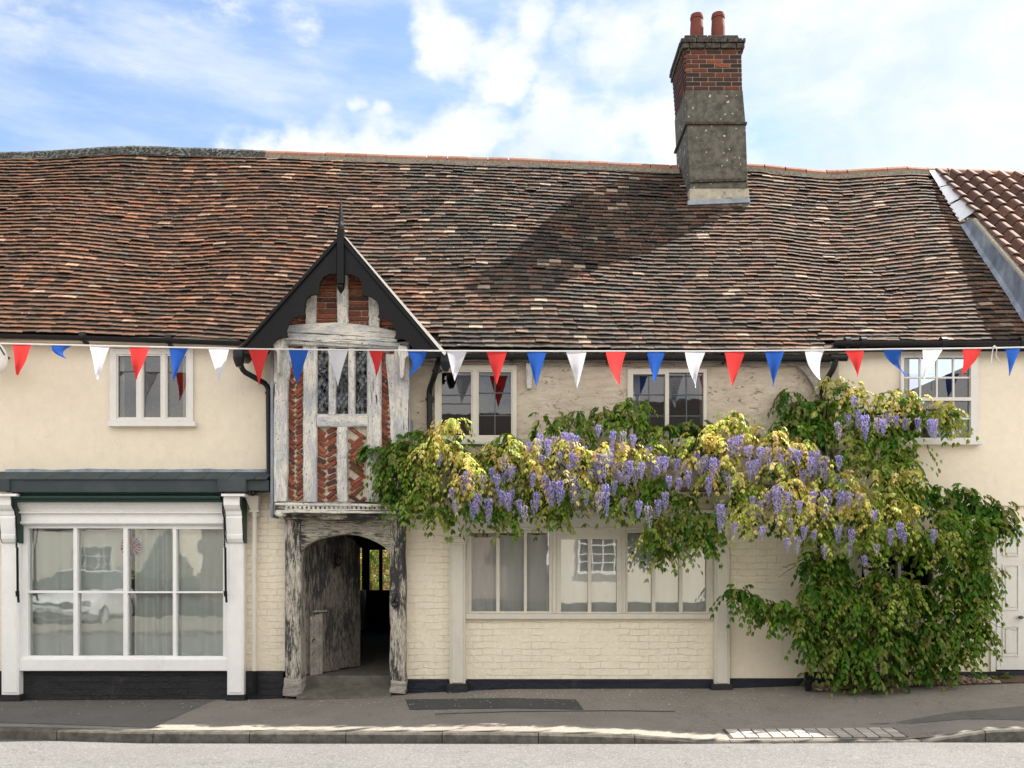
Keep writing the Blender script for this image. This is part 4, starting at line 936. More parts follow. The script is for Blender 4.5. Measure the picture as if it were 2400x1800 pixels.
# open plank door
hx, hy, ex, ey = X(700,DY)+.02, DY+.26, X(842,.95), .95
door = empty('tmp', (0,0,0), 'x', 'x'); bpy.data.objects.remove(door)
mb = MB(); dv = Vector((ex-hx, ey-hy, 0)); dn = Vector((dv.y, -dv.x, 0)).normalized(); nb_ = 5; r = random.Random(9)
for i in range(nb_):
    a, b = (i+.01)/nb_, (i+.985)/nb_; zb_ = .235+.02*r.random(); o = r.uniform(-.006,.006)
    ztop = lambda u: 1.98 - .28*max(0, (abs(u-.45)-.1))**1.6*2.2
    pts = []
    for th in (0, .04):
        for u, zt in ((a, 0), (b, 0)):
            p_ = Vector((hx, hy, 0)) + dv*u + dn*(th+o-.02); pts += [(p_.x, p_.y, zb_), (p_.x, p_.y, ztop(u))]
    mb.add(pts, [(0,2,3,1),(4,5,7,6),(0,1,5,4),(2,6,7,3),(1,3,7,5),(0,4,6,2)])
dor = part('plank_door', mb, M['door_wood'], por, 'old plank door standing open inwards', bevel=.004)
mb = MB()
p_ = Vector((hx,hy,1.62)) + dv*.55 + dn*.035; u_ = dv.normalized()
mb.tube([p_+u_*(.05*math.cos(a))+Vector((0,0,.06*math.sin(a))) for a in fr(R(20), R(340), 14)], .009, 6); mb.tube([p_-u_*.06+Vector((0,0,.10)), p_-u_*.06-Vector((0,0,.10))], .012, 6)
part('handle', mb, M['black_paint'], dor)
mb = MB(); 
for i in range(4):
    u = .06+.05*i; p_ = Vector((hx,hy,0)) + dv*u + dn*(.045+.01*(i % 2)); a_ = u_*.024
    mb.obox(p_+Vector((0,0,.52+.01*i)), a_, dn*.012, (0,0,.42))
mb.obox(Vector((hx,hy,1.0))+dv*.2+dn*.05, u_*.12, dn*.012, (0,0,.012))
part('repair_planks', mb, M['timber_grey'], dor, bevel=.003)
# step, passage floor
mb = MB(); 
a_, b_ = X(700,DY), X(918,DY); mb.add([(a_,-.27,-.1),(b_,-.27,-.1),(b_,.10,-.1),(a_,.10,-.1),(a_,-.27,.022),(b_,-.27,.030),(b_,.10,.125),(a_,.10,.115)], [(0,3,2,1),(4,5,6,7),(0,1,5,4),(1,2,6,5),(2,3,7,6),(3,0,4,7)]); part('door_step', mb, M['step'], por, bevel=.015)
mb = MB(); mb.box(pxl, pxr, .10, .3, -.1, .225); part('inner_step', mb, M['step'], por, bevel=.01)
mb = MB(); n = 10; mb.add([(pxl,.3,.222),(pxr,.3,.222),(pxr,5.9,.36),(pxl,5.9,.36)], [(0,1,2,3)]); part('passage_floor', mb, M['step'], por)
# rear door with glass lights
RYY = 5.7
mb = MB(); mb.slab((815,1255,940,1485), [(830,1284,848,1384),(866,1289,888,1383),(896,1289,914,1383)], RYY, .06); mb.pbox(850,1255,863,1485,RYY-.03,.03); mb.slab((866,1400,914,1470), [(869,1403,911,1467)], RYY-.012, .01)
rd = part('rear_door', mb, M['dark_wood'], por, 'dark glazed rear door at the end of the passage')
part('pane', add_sheet_rects([(866,1289,888,1383),(896,1289,914,1383)], RYY+.03), M['glass'], rd)
mb = MB(); mb.box(X(833,5.2), X(850,5.2), 5.2, 5.6, .4, Z(1384,5.2)); part('white_cupboard', mb, M['white_paint'], None); bpy.data.objects['white_cupboard'].name = 'cupboard'; tag(bpy.data.objects['cupboard'], 'tall white panel edge catching light at the far end of the dark passage', 'cupboard')
# gable boards, roof, finial
BY = PY-.24
q6 = lambda x, y: (500+x/3.687, 450+y/3.687)
Lb = [(1064,395),(225,1345),(205,1392),(300,1395),(470,1395),(500,1335),(525,1290),(570,1258),(645,1253),(630,1195),(648,1140),(690,1085),(745,1072),(783,1040),(785,985),(800,930),(830,895),(868,884),(922,884),(915,835),(920,780),(950,735),(1000,708),(1064,706)]
Rb = [(1120,395),(1130,385),(2000,1392),(1990,1420),(1800,1440),(1745,1400),(1715,1340),(1680,1290),(1640,1268),(1562,1264),(1580,1230),(1572,1180),(1545,1130),(1500,1095),(1420,1080),(1438,1040),(1428,980),(1400,930),(1350,898),(1277,888),(1292,840),(1282,785),(1250,740),(1200,712),(1120,706)]
mb = MB(); mb.prism([q6(*p) for p in Lb], BY, .045); part('bargeboard', mb, M['black_paint'], por, 'left scalloped black bargeboard')
mb = MB(); mb.prism([q6(*p) for p in Rb][::-1], BY, .045); part('bargeboard', mb, M['black_paint'], por, 'right scalloped black bargeboard')
mb = MB(); o1 = [(1060,400),(225,1345),(250,1352),(1075,425)]; mb.prism([q6(*p) for p in o1], BY-.03, .03); o1 = [(1125,400),(1985,1400),(1955,1410),(1115,435)]; mb.prism([q6(*p) for p in o1][::-1], BY-.03, .03); part('verge_moulding', mb, M['black_paint'], por, bevel=.004)
mb = MB(); o1 = [(1128,383),(1150,392),(2012,1388),(2000,1410),(1990,1403)]; mb.prism([q6(*p) for p in o1][::-1], BY-.035, .09); part('lit_verge_edge', mb, M['offwhite'], por)  # off-white strip paints the sunlit edge of the right bargeboard
mb = MB(); yF = BY-.05
x0_, x1_, xc_ = X(789.5,yF), X(805.5,yF), X(797.5,yF); hw = (x1_-x0_)/2
mb.box(x0_, x1_, yF, yF+.09, Z(664,yF), Z(536,yF))
mb.lathe(Vector((xc_, yF+.045, 0)), [(hw*.9,Z(536,yF)),(hw*.8,Z(531,yF)),(hw*1.05,Z(526,yF)),(hw*.75,Z(522,yF)),(hw*.85,Z(512,yF)),(hw*.45,Z(485,yF)),(hw*.05,Z(461,yF))], 4)
mb.lathe(Vector((xc_, yF+.045, 0)), [(hw*.1,Z(686,yF)),(hw*1.1,Z(673,yF)),(hw*1.1,Z(667,yF)),(hw*.9,Z(664,yF))], 8)
part('finial', mb, M['black_paint'], por, bevel=.004)
# porch roof slopes
apx, fl, fr_ = P(796,556,BY), P(558,820,BY), P(1044,830,BY)
def porch_slope(foot, seed):
    mb = MB(); r = random.Random(seed); n = 18; d = foot-apx; nrm = Vector((d.z, 0, -d.x)); nrm = nrm.normalized(); nrm = nrm if nrm.z > 0 else -nrm
    a0 = apx+Vector((0,.0,0)); 
    mb.add([a0-nrm*.02, a0-nrm*.02+Vector((0,1.9,0)), foot-nrm*.02+Vector((0,1.9,0)), foot-nrm*.02], [(0,1,2,3)])
    for i in range(n):
        t0, t1 = 1-(i)/n, max(0, 1-(i+1.6)/n); y = -.01 + (i % 2)*.08
        while y < 1.75:
            p0 = apx+d*t0+nrm*.022; p1 = apx+d*t1+nrm*.004
            vs = [p0+Vector((0,y,0)), p0+Vector((0,y+.16,0)), p1+Vector((0,y+.16,0)), p1+Vector((0,y,0))]; vs += [v-nrm*.015 for v in vs]
            mb.add(vs, [(0,1,2,3),(0,4,5,1),(1,5,6,2),(3,7,4,0)]); y += .165
    return mb
pr_ = part('porch_roof', porch_slope(fl, 1), M['tiles'], por, 'left slope of the gatehouse roof'); part('porch_roof', porch_slope(fr_, 2), M['tiles'], por, 'right slope of the gatehouse roof')
mb = MB(); d0 = Vector((0,.06,0)); mb.add([apx-Vector((0,0,.06))+d0, fl+Vector((.1,0,0))+d0, fl+Vector((.1,.35,0)), apx+Vector((0,.35,-.06)), fr_-Vector((.1,0,0))+d0, fr_+Vector((-.1,.35,0))], [(0,1,2,3),(0,3,5,4)]); part('soffit', mb, M['black_paint'], por)
for f_, s_ in ((fl,-1),(fr_,1)):
    mb = MB(); mb.tube([f_+Vector((0,-.02,-.03)), f_+Vector((0,.35,-.03))], .055, 10); mb.lathe(f_+Vector((0,0.02,-.14)), [(.03,-.05),(.05,0),(.065,.05),(.065,.09)], 10)
    part('porch_gutter', mb, M['black_plastic'], por)

# ------------------------------------------------------------------ pantiled neighbour
nb2 = empty('pantiled_house', (8.0, 1.0, 0), 'neighbouring house with wavy red pantile roof at the right edge', 'house')
VX = 6.33
def nroof(x, t, lift=0): 
    y = -.45 + (RY+.45)*t; z = 4.30 + (interp(RT, x)-.06-4.30)*t
    return Vector((x, y, z)) + NRM*(.085+lift)
mb = MB(); pw = .235; nr = 17; r = random.Random(8)
for c in range(12):
    for i in range(nr):
        x0_ = VX + c*pw; t0 = (i-.05+r.gauss(0,.03))/nr; t1 = min(1, (i+1.1)/nr); rows = []
        for tt, lf in ((t0,.035+r.gauss(0,.004)),(t1,.0)):
            for k in range(11):
                u = k/10; hgt = .062*math.sin(2*math.pi*(u+.02))*.9 + .012*math.cos(4*math.pi*u)
                rows.append(nroof(x0_+u*pw*1.03, tt, lf+hgt))
        b0 = [v-NRM*.018 for v in rows[:11]]
        mb.add(rows+b0, [(k, k+1, 12+k, 11+k) for k in range(10)] + [(22+k, 23+k, k+1, k) for k in range(10)])
nr_ = part('roof', mb, M['pantile'], nb2, smooth=False)
mb = MB(); vs = [nroof(x, t, -.08) for t in (0,1) for x in (VX-.02, 9.2)]; mb.add(vs, [(0,1,3,2)]); mb.box(VX+.1, 9.3, .0, 5.6, -.2, 4.35); part('wall', mb, M['right_render'], nb2)
mb = MB(); vs = []
for t in fr(0,.62,24):
    j = .02*noise.noise(Vector((t*20,1,0)))
    vs += [nroof(VX-.035+j, t, -.13), nroof(VX-.03+j, t, .01), nroof(VX+.06, t, .015)]
mb.add(vs, [(i*3+k, i*3+k+1, (i+1)*3+k+1, (i+1)*3+k) for i in range(24) for k in range(2)]); part('verge_mortar', mb, M['mortar'], nr_)
mb = MB(); vs = []
for t in fr(0,.64,24):
    j = .015*noise.noise(Vector((t*18,5,0)))
    a_ = roofpt(VX-.11+j, t, .04); b_ = roofpt(VX-.06, t, .07); c_ = nroof(VX-.04, t, -.02)
    vs += [a_, b_, c_]
mb.add(vs, [(i*3+k, i*3+k+1, (i+1)*3+k+1, (i+1)*3+k) for i in range(24) for k in range(2)]); part('lead_flashing', mb, M['lead'], nr_)
mb = MB()
for i, (ta, tb) in enumerate(((.66,.76),(.77,.87),(.875,.985))):
    vs = []; n = 12
    for k in range(n+1):
        t = ta+(tb-ta)*k/n; rip = .012*abs(math.sin(k*math.pi/3))
        e = .02*math.sin(k*1.9)
        xo = 6.12+.012*i
        vs += [roofpt(xo+.12-e, t, .045+rip), roofpt(xo+.2, t, .05+rip), roofpt(VX-.08, t, .06), nroof(VX+.05, t, .03)]
    mb.add(vs, [(q_*4+k, q_*4+k+1, (q_+1)*4+k+1, (q_+1)*4+k) for q_ in range(n) for k in range(3)])
part('bright_flashing', mb, M['bright_lead'], nr_)

# ------------------------------------------------------------------ wisteria
wis = empty('wisteria', P(2090,1590,-.25), 'large wisteria with yellow green leaves and lilac flowers trained across the house front', 'climbing plant')
CL = [(900,1042,32,34,.12),(930,1095,42,40,.2),(925,1150,40,25,.1),(975,1165,40,28,.3),(1005,1115,40,40,.5),(1045,1190,45,18,.3),(975,1040,35,35,.35),
(1045,1015,48,32,.85),(1080,1050,40,28,.8),(1010,1050,30,30,.75),(1095,1115,50,26,.85),(1130,1075,30,25,.4),(1170,1035,30,24,.35),(1205,1060,55,28,.8),(1190,1105,45,30,.5),(1130,1180,40,22,.2),
(1295,975,42,14,.3),(1300,1022,62,18,.97),(1395,972,50,18,.15),(1470,955,42,16,.3),(1460,985,55,22,.4),(1535,1005,34,16,.5),(1350,1000,40,20,.3),
(1280,1085,50,20,.95),(1335,1100,35,18,.85),(1430,1045,48,18,1),(1490,1068,42,20,1),(1380,1058,35,16,.9),(1240,1150,50,24,.3),(1330,1160,50,20,.35),(1185,1190,50,20,.2),(1300,1190,55,14,.25),
(1400,1125,35,18,.6),(1440,1160,50,24,.3),(1530,1120,38,30,.35),(1500,1170,45,22,.25),(1570,1035,34,20,.45),(1625,985,36,16,.1),(1660,1035,50,22,.9),(1700,1005,45,22,.9),(1640,1080,36,16,.9),(1740,975,40,16,.8),
(1700,1070,38,18,.9),(1780,1015,50,22,.95),(1840,1045,50,18,.9),(1900,1060,36,16,.85),(1600,1170,40,18,.25),(1520,1235,26,30,.35),(1580,1215,42,24,.3),(1610,1262,42,24,.15),(1660,1228,38,28,.2),(1545,1285,16,14,.2),
(1700,1120,50,20,.7),(1760,1145,40,20,.6),(1752,1198,36,24,.75),(1865,1140,70,20,.97),(1950,1128,42,20,.95),(1850,1190,36,32,.7),(1915,1195,28,26,.8),(2000,1175,44,32,.8),(1830,1090,50,18,.75),
(1870,955,46,40,.1),(1905,990,52,32,.2),(1980,902,40,18,.85),(1960,965,52,32,.3),(2060,935,50,20,.7),(2120,930,42,18,.9),(2185,948,34,18,.75),(2215,975,16,12,.6),(2100,1035,50,40,.3),(2140,1065,30,24,.15),
(2050,1005,42,32,.3),(2090,1105,52,24,.6),(2000,1060,36,26,.5),(2130,1150,36,24,.2),(2080,1165,50,24,.55),(2110,1195,40,24,.75),(2195,1145,42,20,.05),(2250,1165,50,26,.05),(2305,1185,45,26,.03),(2352,1215,32,16,.03),
(2250,1225,48,30,.3),(2300,1240,36,26,.15),(1950,1250,50,30,.45),(2050,1245,50,32,.55),(2130,1250,50,32,.45),(2200,1262,42,32,.35),(2262,1295,42,34,.2),(2300,1345,34,34,.25),(2310,1405,26,34,.3),(2280,1450,34,34,.2),
(2260,1505,42,28,.25),(2200,1500,42,24,.12),(1930,1330,40,34,.12),(1912,1395,36,34,.2),(1965,1375,42,34,.25),(1965,1440,50,34,.2),(2060,1365,46,34,.3),(2120,1375,34,26,.4),(2050,1435,50,28,.3),(2120,1412,26,24,.45),
(1950,1500,40,34,.15),(2005,1510,50,34,.2),(2065,1490,42,28,.2),(1985,1560,55,18,.15),(2050,1560,36,18,.15),(2120,1505,36,34,.05),(2140,1550,26,16,.1),(2200,1540,36,12,.15),
(1725,1402,24,18,.12),(1765,1400,24,18,.2),(1805,1425,34,20,.25),(1855,1435,36,22,.3),(1890,1480,20,30,.15),(2250,1400,30,40,.15),(2200,1440,26,40,.08),(2240,1340,40,20,.15)]
LR = np.random.RandomState(4)
V_, C_ = [], []
def leaflets(base, tip, wid, side, col):   # arrays (n,3)
    ax = tip-base; m1 = base+ax*.35; m2 = base+ax*.72
    up = np.cross(side, ax); up /= (np.linalg.norm(up, axis=1, keepdims=True)+1e-9)
    f = up*wid[:,None]*.45
    q_ = np.stack([base, m1+side*wid[:,None]+f, m2+side*wid[:,None]*.8+f*.8, tip, m2-side*wid[:,None]*.8+f*.8, m1-side*wid[:,None]+f], axis=1)
    V_.append(q_); C_.append(np.repeat(col[:,None,:], 6, axis=1))
GRN = np.array([.045,.145,.012]); GR2 = np.array([.17,.29,.035]); YEL = np.array([.84,.76,.28]); BRZ = np.array([.66,.48,.20]); LIM = np.array([.50,.58,.12])
def clump(c, rad, young, nspray, down=.6):
    for _ in range(nspray):
        th = LR.uniform(-math.pi, math.pi); el = LR.uniform(-.25, 1.2)
        d = np.array([math.cos(el)*math.sin(th), -math.cos(el)*math.cos(th)*.5-.08, math.sin(el)])
        L = LR.uniform(.13,.24); p0 = c + d*rad*LR.uniform(.1,.7)
        n = LR.randint(4,6); s = np.linspace(.25,1,n)
        drop = LR.uniform(.12,.26)
        rach = p0 + d*L*s[:,None] + np.array([0,0,-1])*(drop*s**2)[:,None]
        tan = d*L + np.array([0,0,-1])*(2*drop*s)[:,None]; tan /= np.linalg.norm(tan, axis=1, keepdims=True)
        sd = np.cross(tan, np.array([0,0,1.0])); sd /= (np.linalg.norm(sd, axis=1, keepdims=True)+1e-6)
        y = np.clip(young + LR.normal(0,.18), 0, 1)
        base_col = (GRN*(1-min(1,y*2)) + GR2*min(1,y*2)) if y < .5 else None
        if base_col is None:
            u = (y-.5)*2; tgt = (YEL, BRZ, LIM)[LR.choice(3, p=[.5,.32,.18])]; base_col = GR2*(1-u)+tgt*u
        elif LR.rand() < .22+y*.3: base_col = base_col*.6+BRZ*.25
        B, T, W_, S_, Cc = [], [], [], [], []
        for k in range(n):
            for sg in (-1, 1):
                ll = LR.uniform(.070,.104)*(1-.38*min(1,y*1.2))*(1-.15*abs(s[k]-.6)); dr = tan[k]*.55+sd[k]*sg*.8+np.array([0,-.1,-.75])+LR.normal(0,.13,3); dr /= np.linalg.norm(dr)
                B.append(rach[k]); T.append(rach[k]+dr*ll); W_.append(ll*.21)
                x_ = np.cross(dr, np.array([0,0,1.0])+tan[k]*.5); S_.append(x_/(np.linalg.norm(x_)+1e-6)); Cc.append(base_col*LR.uniform(.75,1.25))
        dr = tan[-1]+np.array([0,0,-.3]); dr /= np.linalg.norm(dr); B.append(rach[-1]); T.append(rach[-1]+dr*.06); W_.append(.016); S_.append(sd[-1]); Cc.append(base_col)
        leaflets(np.array(B), np.array(T), np.array(W_), np.array(S_), np.array(Cc))
for (cx_, cy_, rx, ry, yg) in CL:
    if cy_ < 1290 and yg > .12: yg = min(1, yg+.14)
    elif yg > .12: yg += .08
    area = rx*ry; nc = max(3, int(area/(150 if yg > .45 else 125)*(.62 if cx_ < 1020 else .85 if cy_ < 1290 else 1)))
    for _ in range(nc):
        a = LR.uniform(0, 2*math.pi); rr = math.sqrt(LR.uniform(0,1))
        px_, py_ = cx_+rx*rr*math.cos(a), cy_+ry*rr*math.sin(a)
        zc = Z(py_, -.7); lit = .34 + .39*(4.02-zc)      # how far out the eaves let the sun in
        Yc = -(lit-.03)*min(1, .45+.62*yg) + LR.normal(0,.05) if cy_ < 1290 else -.46 - .55*yg + LR.normal(0,.08)
        Yc = max(min(Yc, -.2), -1.15)
        clump(np.array(P(px_, py_+6, Yc)), .09, yg, 8)
    if yg > .45:     # older leaves behind, nearer the wall
        for _ in range(nc//3+1):
            clump(np.array(P(cx_+LR.uniform(-rx,rx)*.8, cy_+LR.uniform(-ry,ry)*.6+16, -.4+LR.normal(0,.07))), .10, .2, 6)
def leafobj(name, parent):
    V = np.concatenate(V_).reshape(-1,3); Cc = np.concatenate(C_).reshape(-1,3); n = len(V)//6
    org = V.mean(0); me = bpy.data.meshes.new(name)
    me.vertices.add(len(V)); me.vertices.foreach_set('co', (V-org).ravel())
    idx = (np.arange(n)[:,None]*6 + np.array([0,1,2,3, 0,3,4,5])).ravel()
    me.loops.add(len(idx)); me.loops.foreach_set('vertex_index', idx); me.polygons.add(2*n); me.polygons.foreach_set('loop_start', np.arange(2*n)*4); me.polygons.foreach_set('loop_total', np.full(2*n,4))
    me.update(calc_edges=True)
    at_ = me.color_attributes.new('leafcol', 'FLOAT_COLOR', 'POINT'); at_.data.foreach_set('color', np.concatenate([np.clip(Cc,0,1), np.ones((len(Cc),1))], axis=1).ravel())
    me.materials.append(M['leaf']); o = bpy.data.objects.new(name, me); COL.objects.link(o)
    if parent: o.parent = parent; o.location = Vector(org) - wloc(parent)
    else: o.location = org
    V_.clear(); C_.clear(); print(name, n); return o
leafobj('foliage', wis)
# stems
mb = MB()
def stem(pts, r0, r1, seed=0, n=6):
    r = random.Random(seed); ps = smoothpath([P(*p) for p in pts], n); ps = [p+Vector((r.uniform(-1,1),r.uniform(-1,1),r.uniform(-1,1)))*.012 for p in ps]
    mb.tube(ps, [r0+(r1-r0)*i/(len(ps)-1) for i in range(len(ps))], 7)
stem([(2108,1600,-.22),(2104,1560,-.22),(2090,1480,-.2),(2060,1380,-.2),(2040,1280,-.25),(2000,1200,-.35)], .055, .035, 1)
stem([(2000,1200,-.35),(1900,1150,-.45),(1780,1140,-.5),(1640,1150,-.5),(1480,1135,-.5),(1320,1130,-.5),(1150,1110,-.5),(980,1090,-.45),(900,1080,-.4)], .035, .012, 2)
stem([(2000,1200,-.35),(1960,1100,-.35),(1930,1000,-.4),(1940,930,-.4)], .03, .012, 3); stem([(1950,1000,-.35),(2060,970,-.4),(2200,960,-.5)], .02, .008, 4)
stem([(1860,1150,-.45),(1800,1090,-.55),(1700,1060,-.6),(1560,1070,-.6),(1420,1060,-.6),(1280,1050,-.6)], .02, .008, 5); stem([(1720,1150,-.5),(1660,1120,-.6),(1620,1070,-.6)], .018, .008, 6)
stem([(2040,1500,-.2),(1960,1450,-.3),(1880,1440,-.3),(1790,1415,-.3),(1715,1400,-.3)], .02, .007, 7); stem([(2090,1480,-.2),(2180,1400,-.25),(2260,1280,-.3),(2330,1210,-.3)], .02, .008, 8)
stem([(1900,1300,-.3),(1860,1322,-.3),(1832,1330,-.3)], .007, .003, 9); stem([(1870,1322,-.3),(1850,1335,-.3),(1825,1352,-.3)], .005, .002, 10); stem([(1900,1480,-.3),(1880,1500,-.3),(1872,1545,-.3)], .003,.002,11); stem([(1910,1480,-.3),(1900,1520,-.3),(1882,1560,-.3)], .003,.002,12)
stem([(2300,1440,-.3),(2340,1470,-.3),(2385,1476,-.25)], .004,.002,13); stem([(2300,1510,-.3),(2330,1530,-.3),(2345,1560,-.3)], .004,.002,14)
part('stem', mb, M['bark'], wis, smooth=True)
# flower clusters
def raceme_mesh(name, seed, mat, dens=1.0, top=.8):
    r = random.Random(seed); mb = MB(); n = int(150*dens)
    for i in range(n):
        t = (i+.5)/n; rad = .055*(1-t)**.55*(.55+.45*min(1,t*6))*r.uniform(.6,1.1); a = i*2.39996+r.uniform(-.3,.3); z = -t*.30*r.uniform(.97,1.03)
        c = Vector((rad*math.cos(a), rad*math.sin(a), z)); s = (.0145*(1-t*.55))*r.uniform(.8,1.2)
        o = Vector((math.cos(a), math.sin(a), -.3)).normalized(); u_ = o.cross(Vector((0,0,1))).normalized(); v_ = o.cross(u_)
        mb.add([c, c+u_*s+o*s*.5, c+o*s*.9+v_*s*.9, c-u_*s+o*s*.5, c+o*s*.8-v_*s*.9, c+o*s*1.1], [(0,1,5,2),(0,2,5,3),(0,3,5,4),(0,4,5,1)])
    mb.tube([Vector((0,0,.04)), Vector((0,0,-.28))], .002, 3)
    me = bpy.data.meshes.new(name); me.from_pydata([tuple(v) for v in mb.v], [], mb.f); me.update(); me.materials.append(mat); return me
RM = [raceme_mesh('flower_cluster', s, M['petal']) for s in (1,2,3)]; RMp = [raceme_mesh('flower_cluster', s, M['petal_pale'], .6) for s in (4,5)]
RAC = [(1266,1015,48),(1283,1030,44),(1301,1019,40),(1324,1011,55),(1339,1015,50),(1351,1019,45),(1404,995,28),(1437,1011,38),(1460,1011,44),(1483,1019,32),(1185,1066,66),(1200,1092,36),(1095,1105,42),(1106,1105,48),(1131,1113,34),(1120,1156,46),(1143,1167,60),(1176,1149,36),(1189,1156,42),(1216,1171,32),
(1228,1185,42,1),(1250,1171,32,1),(1250,1109,36),(1277,1113,48),(1295,1127,58),(1313,1127,55),(1344,1116,64),(1355,1127,60,1),(1341,1062,34),(1351,1069,30),(1395,1062,55),(1406,1062,66),(1420,1066,55),(1444,1080,36),(1462,1080,48,1),(1477,1080,42),(1492,1095,44,1),(1503,1084,40),(1471,1113,32),(1420,1134,75),(1406,1152,50,1),(1498,1174,40),(1518,1185,55,1),(1543,1171,38),(1465,1165,32,1),
(1548,1069,42),(1561,1069,36),(1568,1116,30),(1592,1120,32),(1614,1102,42),(1641,1080,35),(1671,1073,50),(1684,1077,38),(1713,1030,42),(1724,1022,46),(1738,1019,34),(1713,1116,45),(1690,1181,65),(1726,1225,32),(1762,1041,36,1),(1782,1048,45),(1799,1048,48,1),(1823,1048,30),(1843,1078,36,1),(1857,1048,40),(1870,1055,36),(1901,1071,46),(1918,1055,56),(1928,1078,34),(1945,1068,28),(1965,1068,34),
(2004,929,26),(1962,990,42,1),(2025,973,58),(2054,980,34,1),(2066,983,38),(2104,973,24),(2189,983,44),(2179,983,30),(1820,1139,96),(1832,1139,75),(1850,1153,52),(1874,1173,32),(1947,1146,58),(1972,1150,50),(1989,1153,36),(1853,1214,34,1),(1786,1234,32),(1843,1261,30),(1870,1258,42,1),(1931,1278,34,1),(1999,1272,34,1),(2057,1275,28,1),(2114,1224,38),(2186,1241,32),(2047,1197,26),(2031,1302,26),(1030,1062,30),(1066,1170,34)]
for i, e in enumerate(RAC[:100]):
    px_, py_, ln = e[:3]; pale = len(e) > 3 or i % 6 == 2
    me = (RMp if pale else RM)[i % (2 if pale else 3)]
    o = bpy.data.objects.new('flower_cluster', me); Y_ = -(.46 + .39*(4.02-Z(py_,-.8)))
    Y_ = max(Y_, -1.22)
    k = (Y_-CAMY)/F; L_ = ln*k; o.scale = (min(1.15,.55+L_*2.0)*.78,)*2 + (L_/.29,)
    o.location = P(px_, py_, Y_) + Vector((0, rng.uniform(-.03,.12), 0)) - wis.location; o.rotation_euler = (rng.uniform(-.08,.08), rng.uniform(-.08,.08), rng.uniform(0,6))
    COL.objects.link(o); o.parent = wis
    if pale: o['label'] = 'faded, nearly white flower cluster'

# the many smaller clusters between, as one part
big = MB(); r = random.Random(77); base_ = [(v.co.copy()) for v in RM[1].vertices]; bf_ = [tuple(p.vertices) for p in RM[1].polygons]
ex = [(1210,1030),(1240,1040),(1275,1060),(1150,1100),(1165,1115),(1310,1060),(1330,1085),(1370,1050),(1385,1095),(1435,1045),(1520,1050),(1535,1075),(1455,1100),(1585,1080),(1605,1090),(1630,1060),(1650,1075),(1665,1120),(1700,1100),(1745,1050),(1755,1080),(1775,1075),(1810,1075),(1835,1060),(1885,1095),(1895,1055),(1935,1095),(1955,1110),(1975,1120),(1800,1150),(1780,1175),(1765,1160),(1890,1165),(1905,1150),(1925,1160),(1935,1175),(2010,1165),(1880,1230),(1905,1250),(1960,1230),(2000,1240),(2090,1240),(2120,1250),(2080,965),(2120,975),(2150,985),(1990,975),(2010,960),(1290,1140),(1320,1150),(1370,1145),(1440,1120),(1560,1150),(1085,1110),(1060,1140),(1110,1180),(1200,1150),(1260,1150)]
for (a, b) in ex:
    Yq = max(-1.2, -(.44 + .39*(4.02-Z(b,-.8)))) + r.uniform(-.0,.14); k = (Yq-CAMY)/F; L_ = r.uniform(22,46)*k; sx = min(1.1,.55+L_*2.0)*.75; o_ = P(a+r.uniform(-5,5), b+r.uniform(-6,6), Yq); th = r.uniform(0,6)
    big.add([o_+Vector(((v.x*math.cos(th)-v.y*math.sin(th))*sx, (v.x*math.sin(th)+v.y*math.cos(th))*sx, v.z*L_/.29)) for v in base_], bf_)
tag(part('flower_clusters', big, M['petal'], wis), kind='stuff')

# small plants at the wall foot
def weed(px_, py_, n, rad, yg, label, h=.08):
    Y_ = pixground(px_, py_)[1]; Y_ = max(Y_, -.45); x_ = X(px_, Y_); z_ = pavez(x_, Y_)
    for _ in range(n):
        clump(np.array((x_+LR.uniform(-rad,rad), Y_+LR.uniform(-.05,.06), z_+h*LR.uniform(.5,1.2))), .03, yg, 3)
    return tag(leafobj('weed', None), label, 'plant')
weed(1868, 1604, 4, .12, .3, 'low green plant against the navy plinth beside the small pot', .10)
weed(1905, 1600, 4, .10, .2, 'dark leafy seedling at the foot of the wisteria left side', .12)
weed(2150, 1598, 3, .12, .15, 'small weed growing on the cobbles beneath the wisteria', .07)
weed(2335, 1590, 7, .32, .1, 'spreading green weeds at the foot of the white door', .06)
mb = MB(); pz = pavez(X(1894,-.3),-.3); mb.lathe(Vector((X(1894,-.3),-.3,pz)), [(.03,0),(.045,.10),(.05,.105),(.05,.12),(.042,.12),(.035,.03)], 14)
tag(part('plant_pot', mb, M['black_plastic'], smooth=False), 'small black plastic plant pot at the foot of the wisteria', 'plant pot')
# cobbles + soil strip
mb = sheet(lambda x,y: pavez(x,y)+.012+.01*noise.noise(Vector((x*6,y*6,0))), fr(X(1890,-.2), X(2450,-.2), 60), fr(-.36,.0,6)); tag(part('soil_strip', mb, M['soil'], smooth=True), kind='structure')
mb = MB(); r = random.Random(6)
for _ in range(330):
    x_ = r.uniform(X(1900,-.2), X(2330,-.2)); y_ = r.uniform(-.33,-.02); s_ = r.uniform(.022,.042); z_ = pavez(x_,y_)+.008
    mb.lathe(Vector((x_,y_,z_)), [(s_*.9,0),(s_,s_*.3),(s_*.75,s_*.65),(s_*.25,s_*.85)], 8)
tag(part('cobbles', mb, M['cobble'], smooth=True), 'rounded cobbles set along the wall foot below the wisteria', 'cobbles', kind='stuff')
mb = MB()
for _ in range(700):
    u = r.random(); x_ = r.gauss(X(1350,-.6), 2.2) if u < .75 else r.uniform(-5.5, 6); y_ = -abs(r.gauss(0,.55))-.12
    if y_ < KY+.2: continue
    s_ = r.uniform(.006,.013); z_ = pavez(x_,y_)+.009; a = r.uniform(0,3)
    mb.add([(x_+s_*math.cos(a+q_*1.57), y_+s_*math.sin(a+q_*1.57), z_+r.uniform(0,.006)) for q_ in range(4)], [(0,1,2,3)])
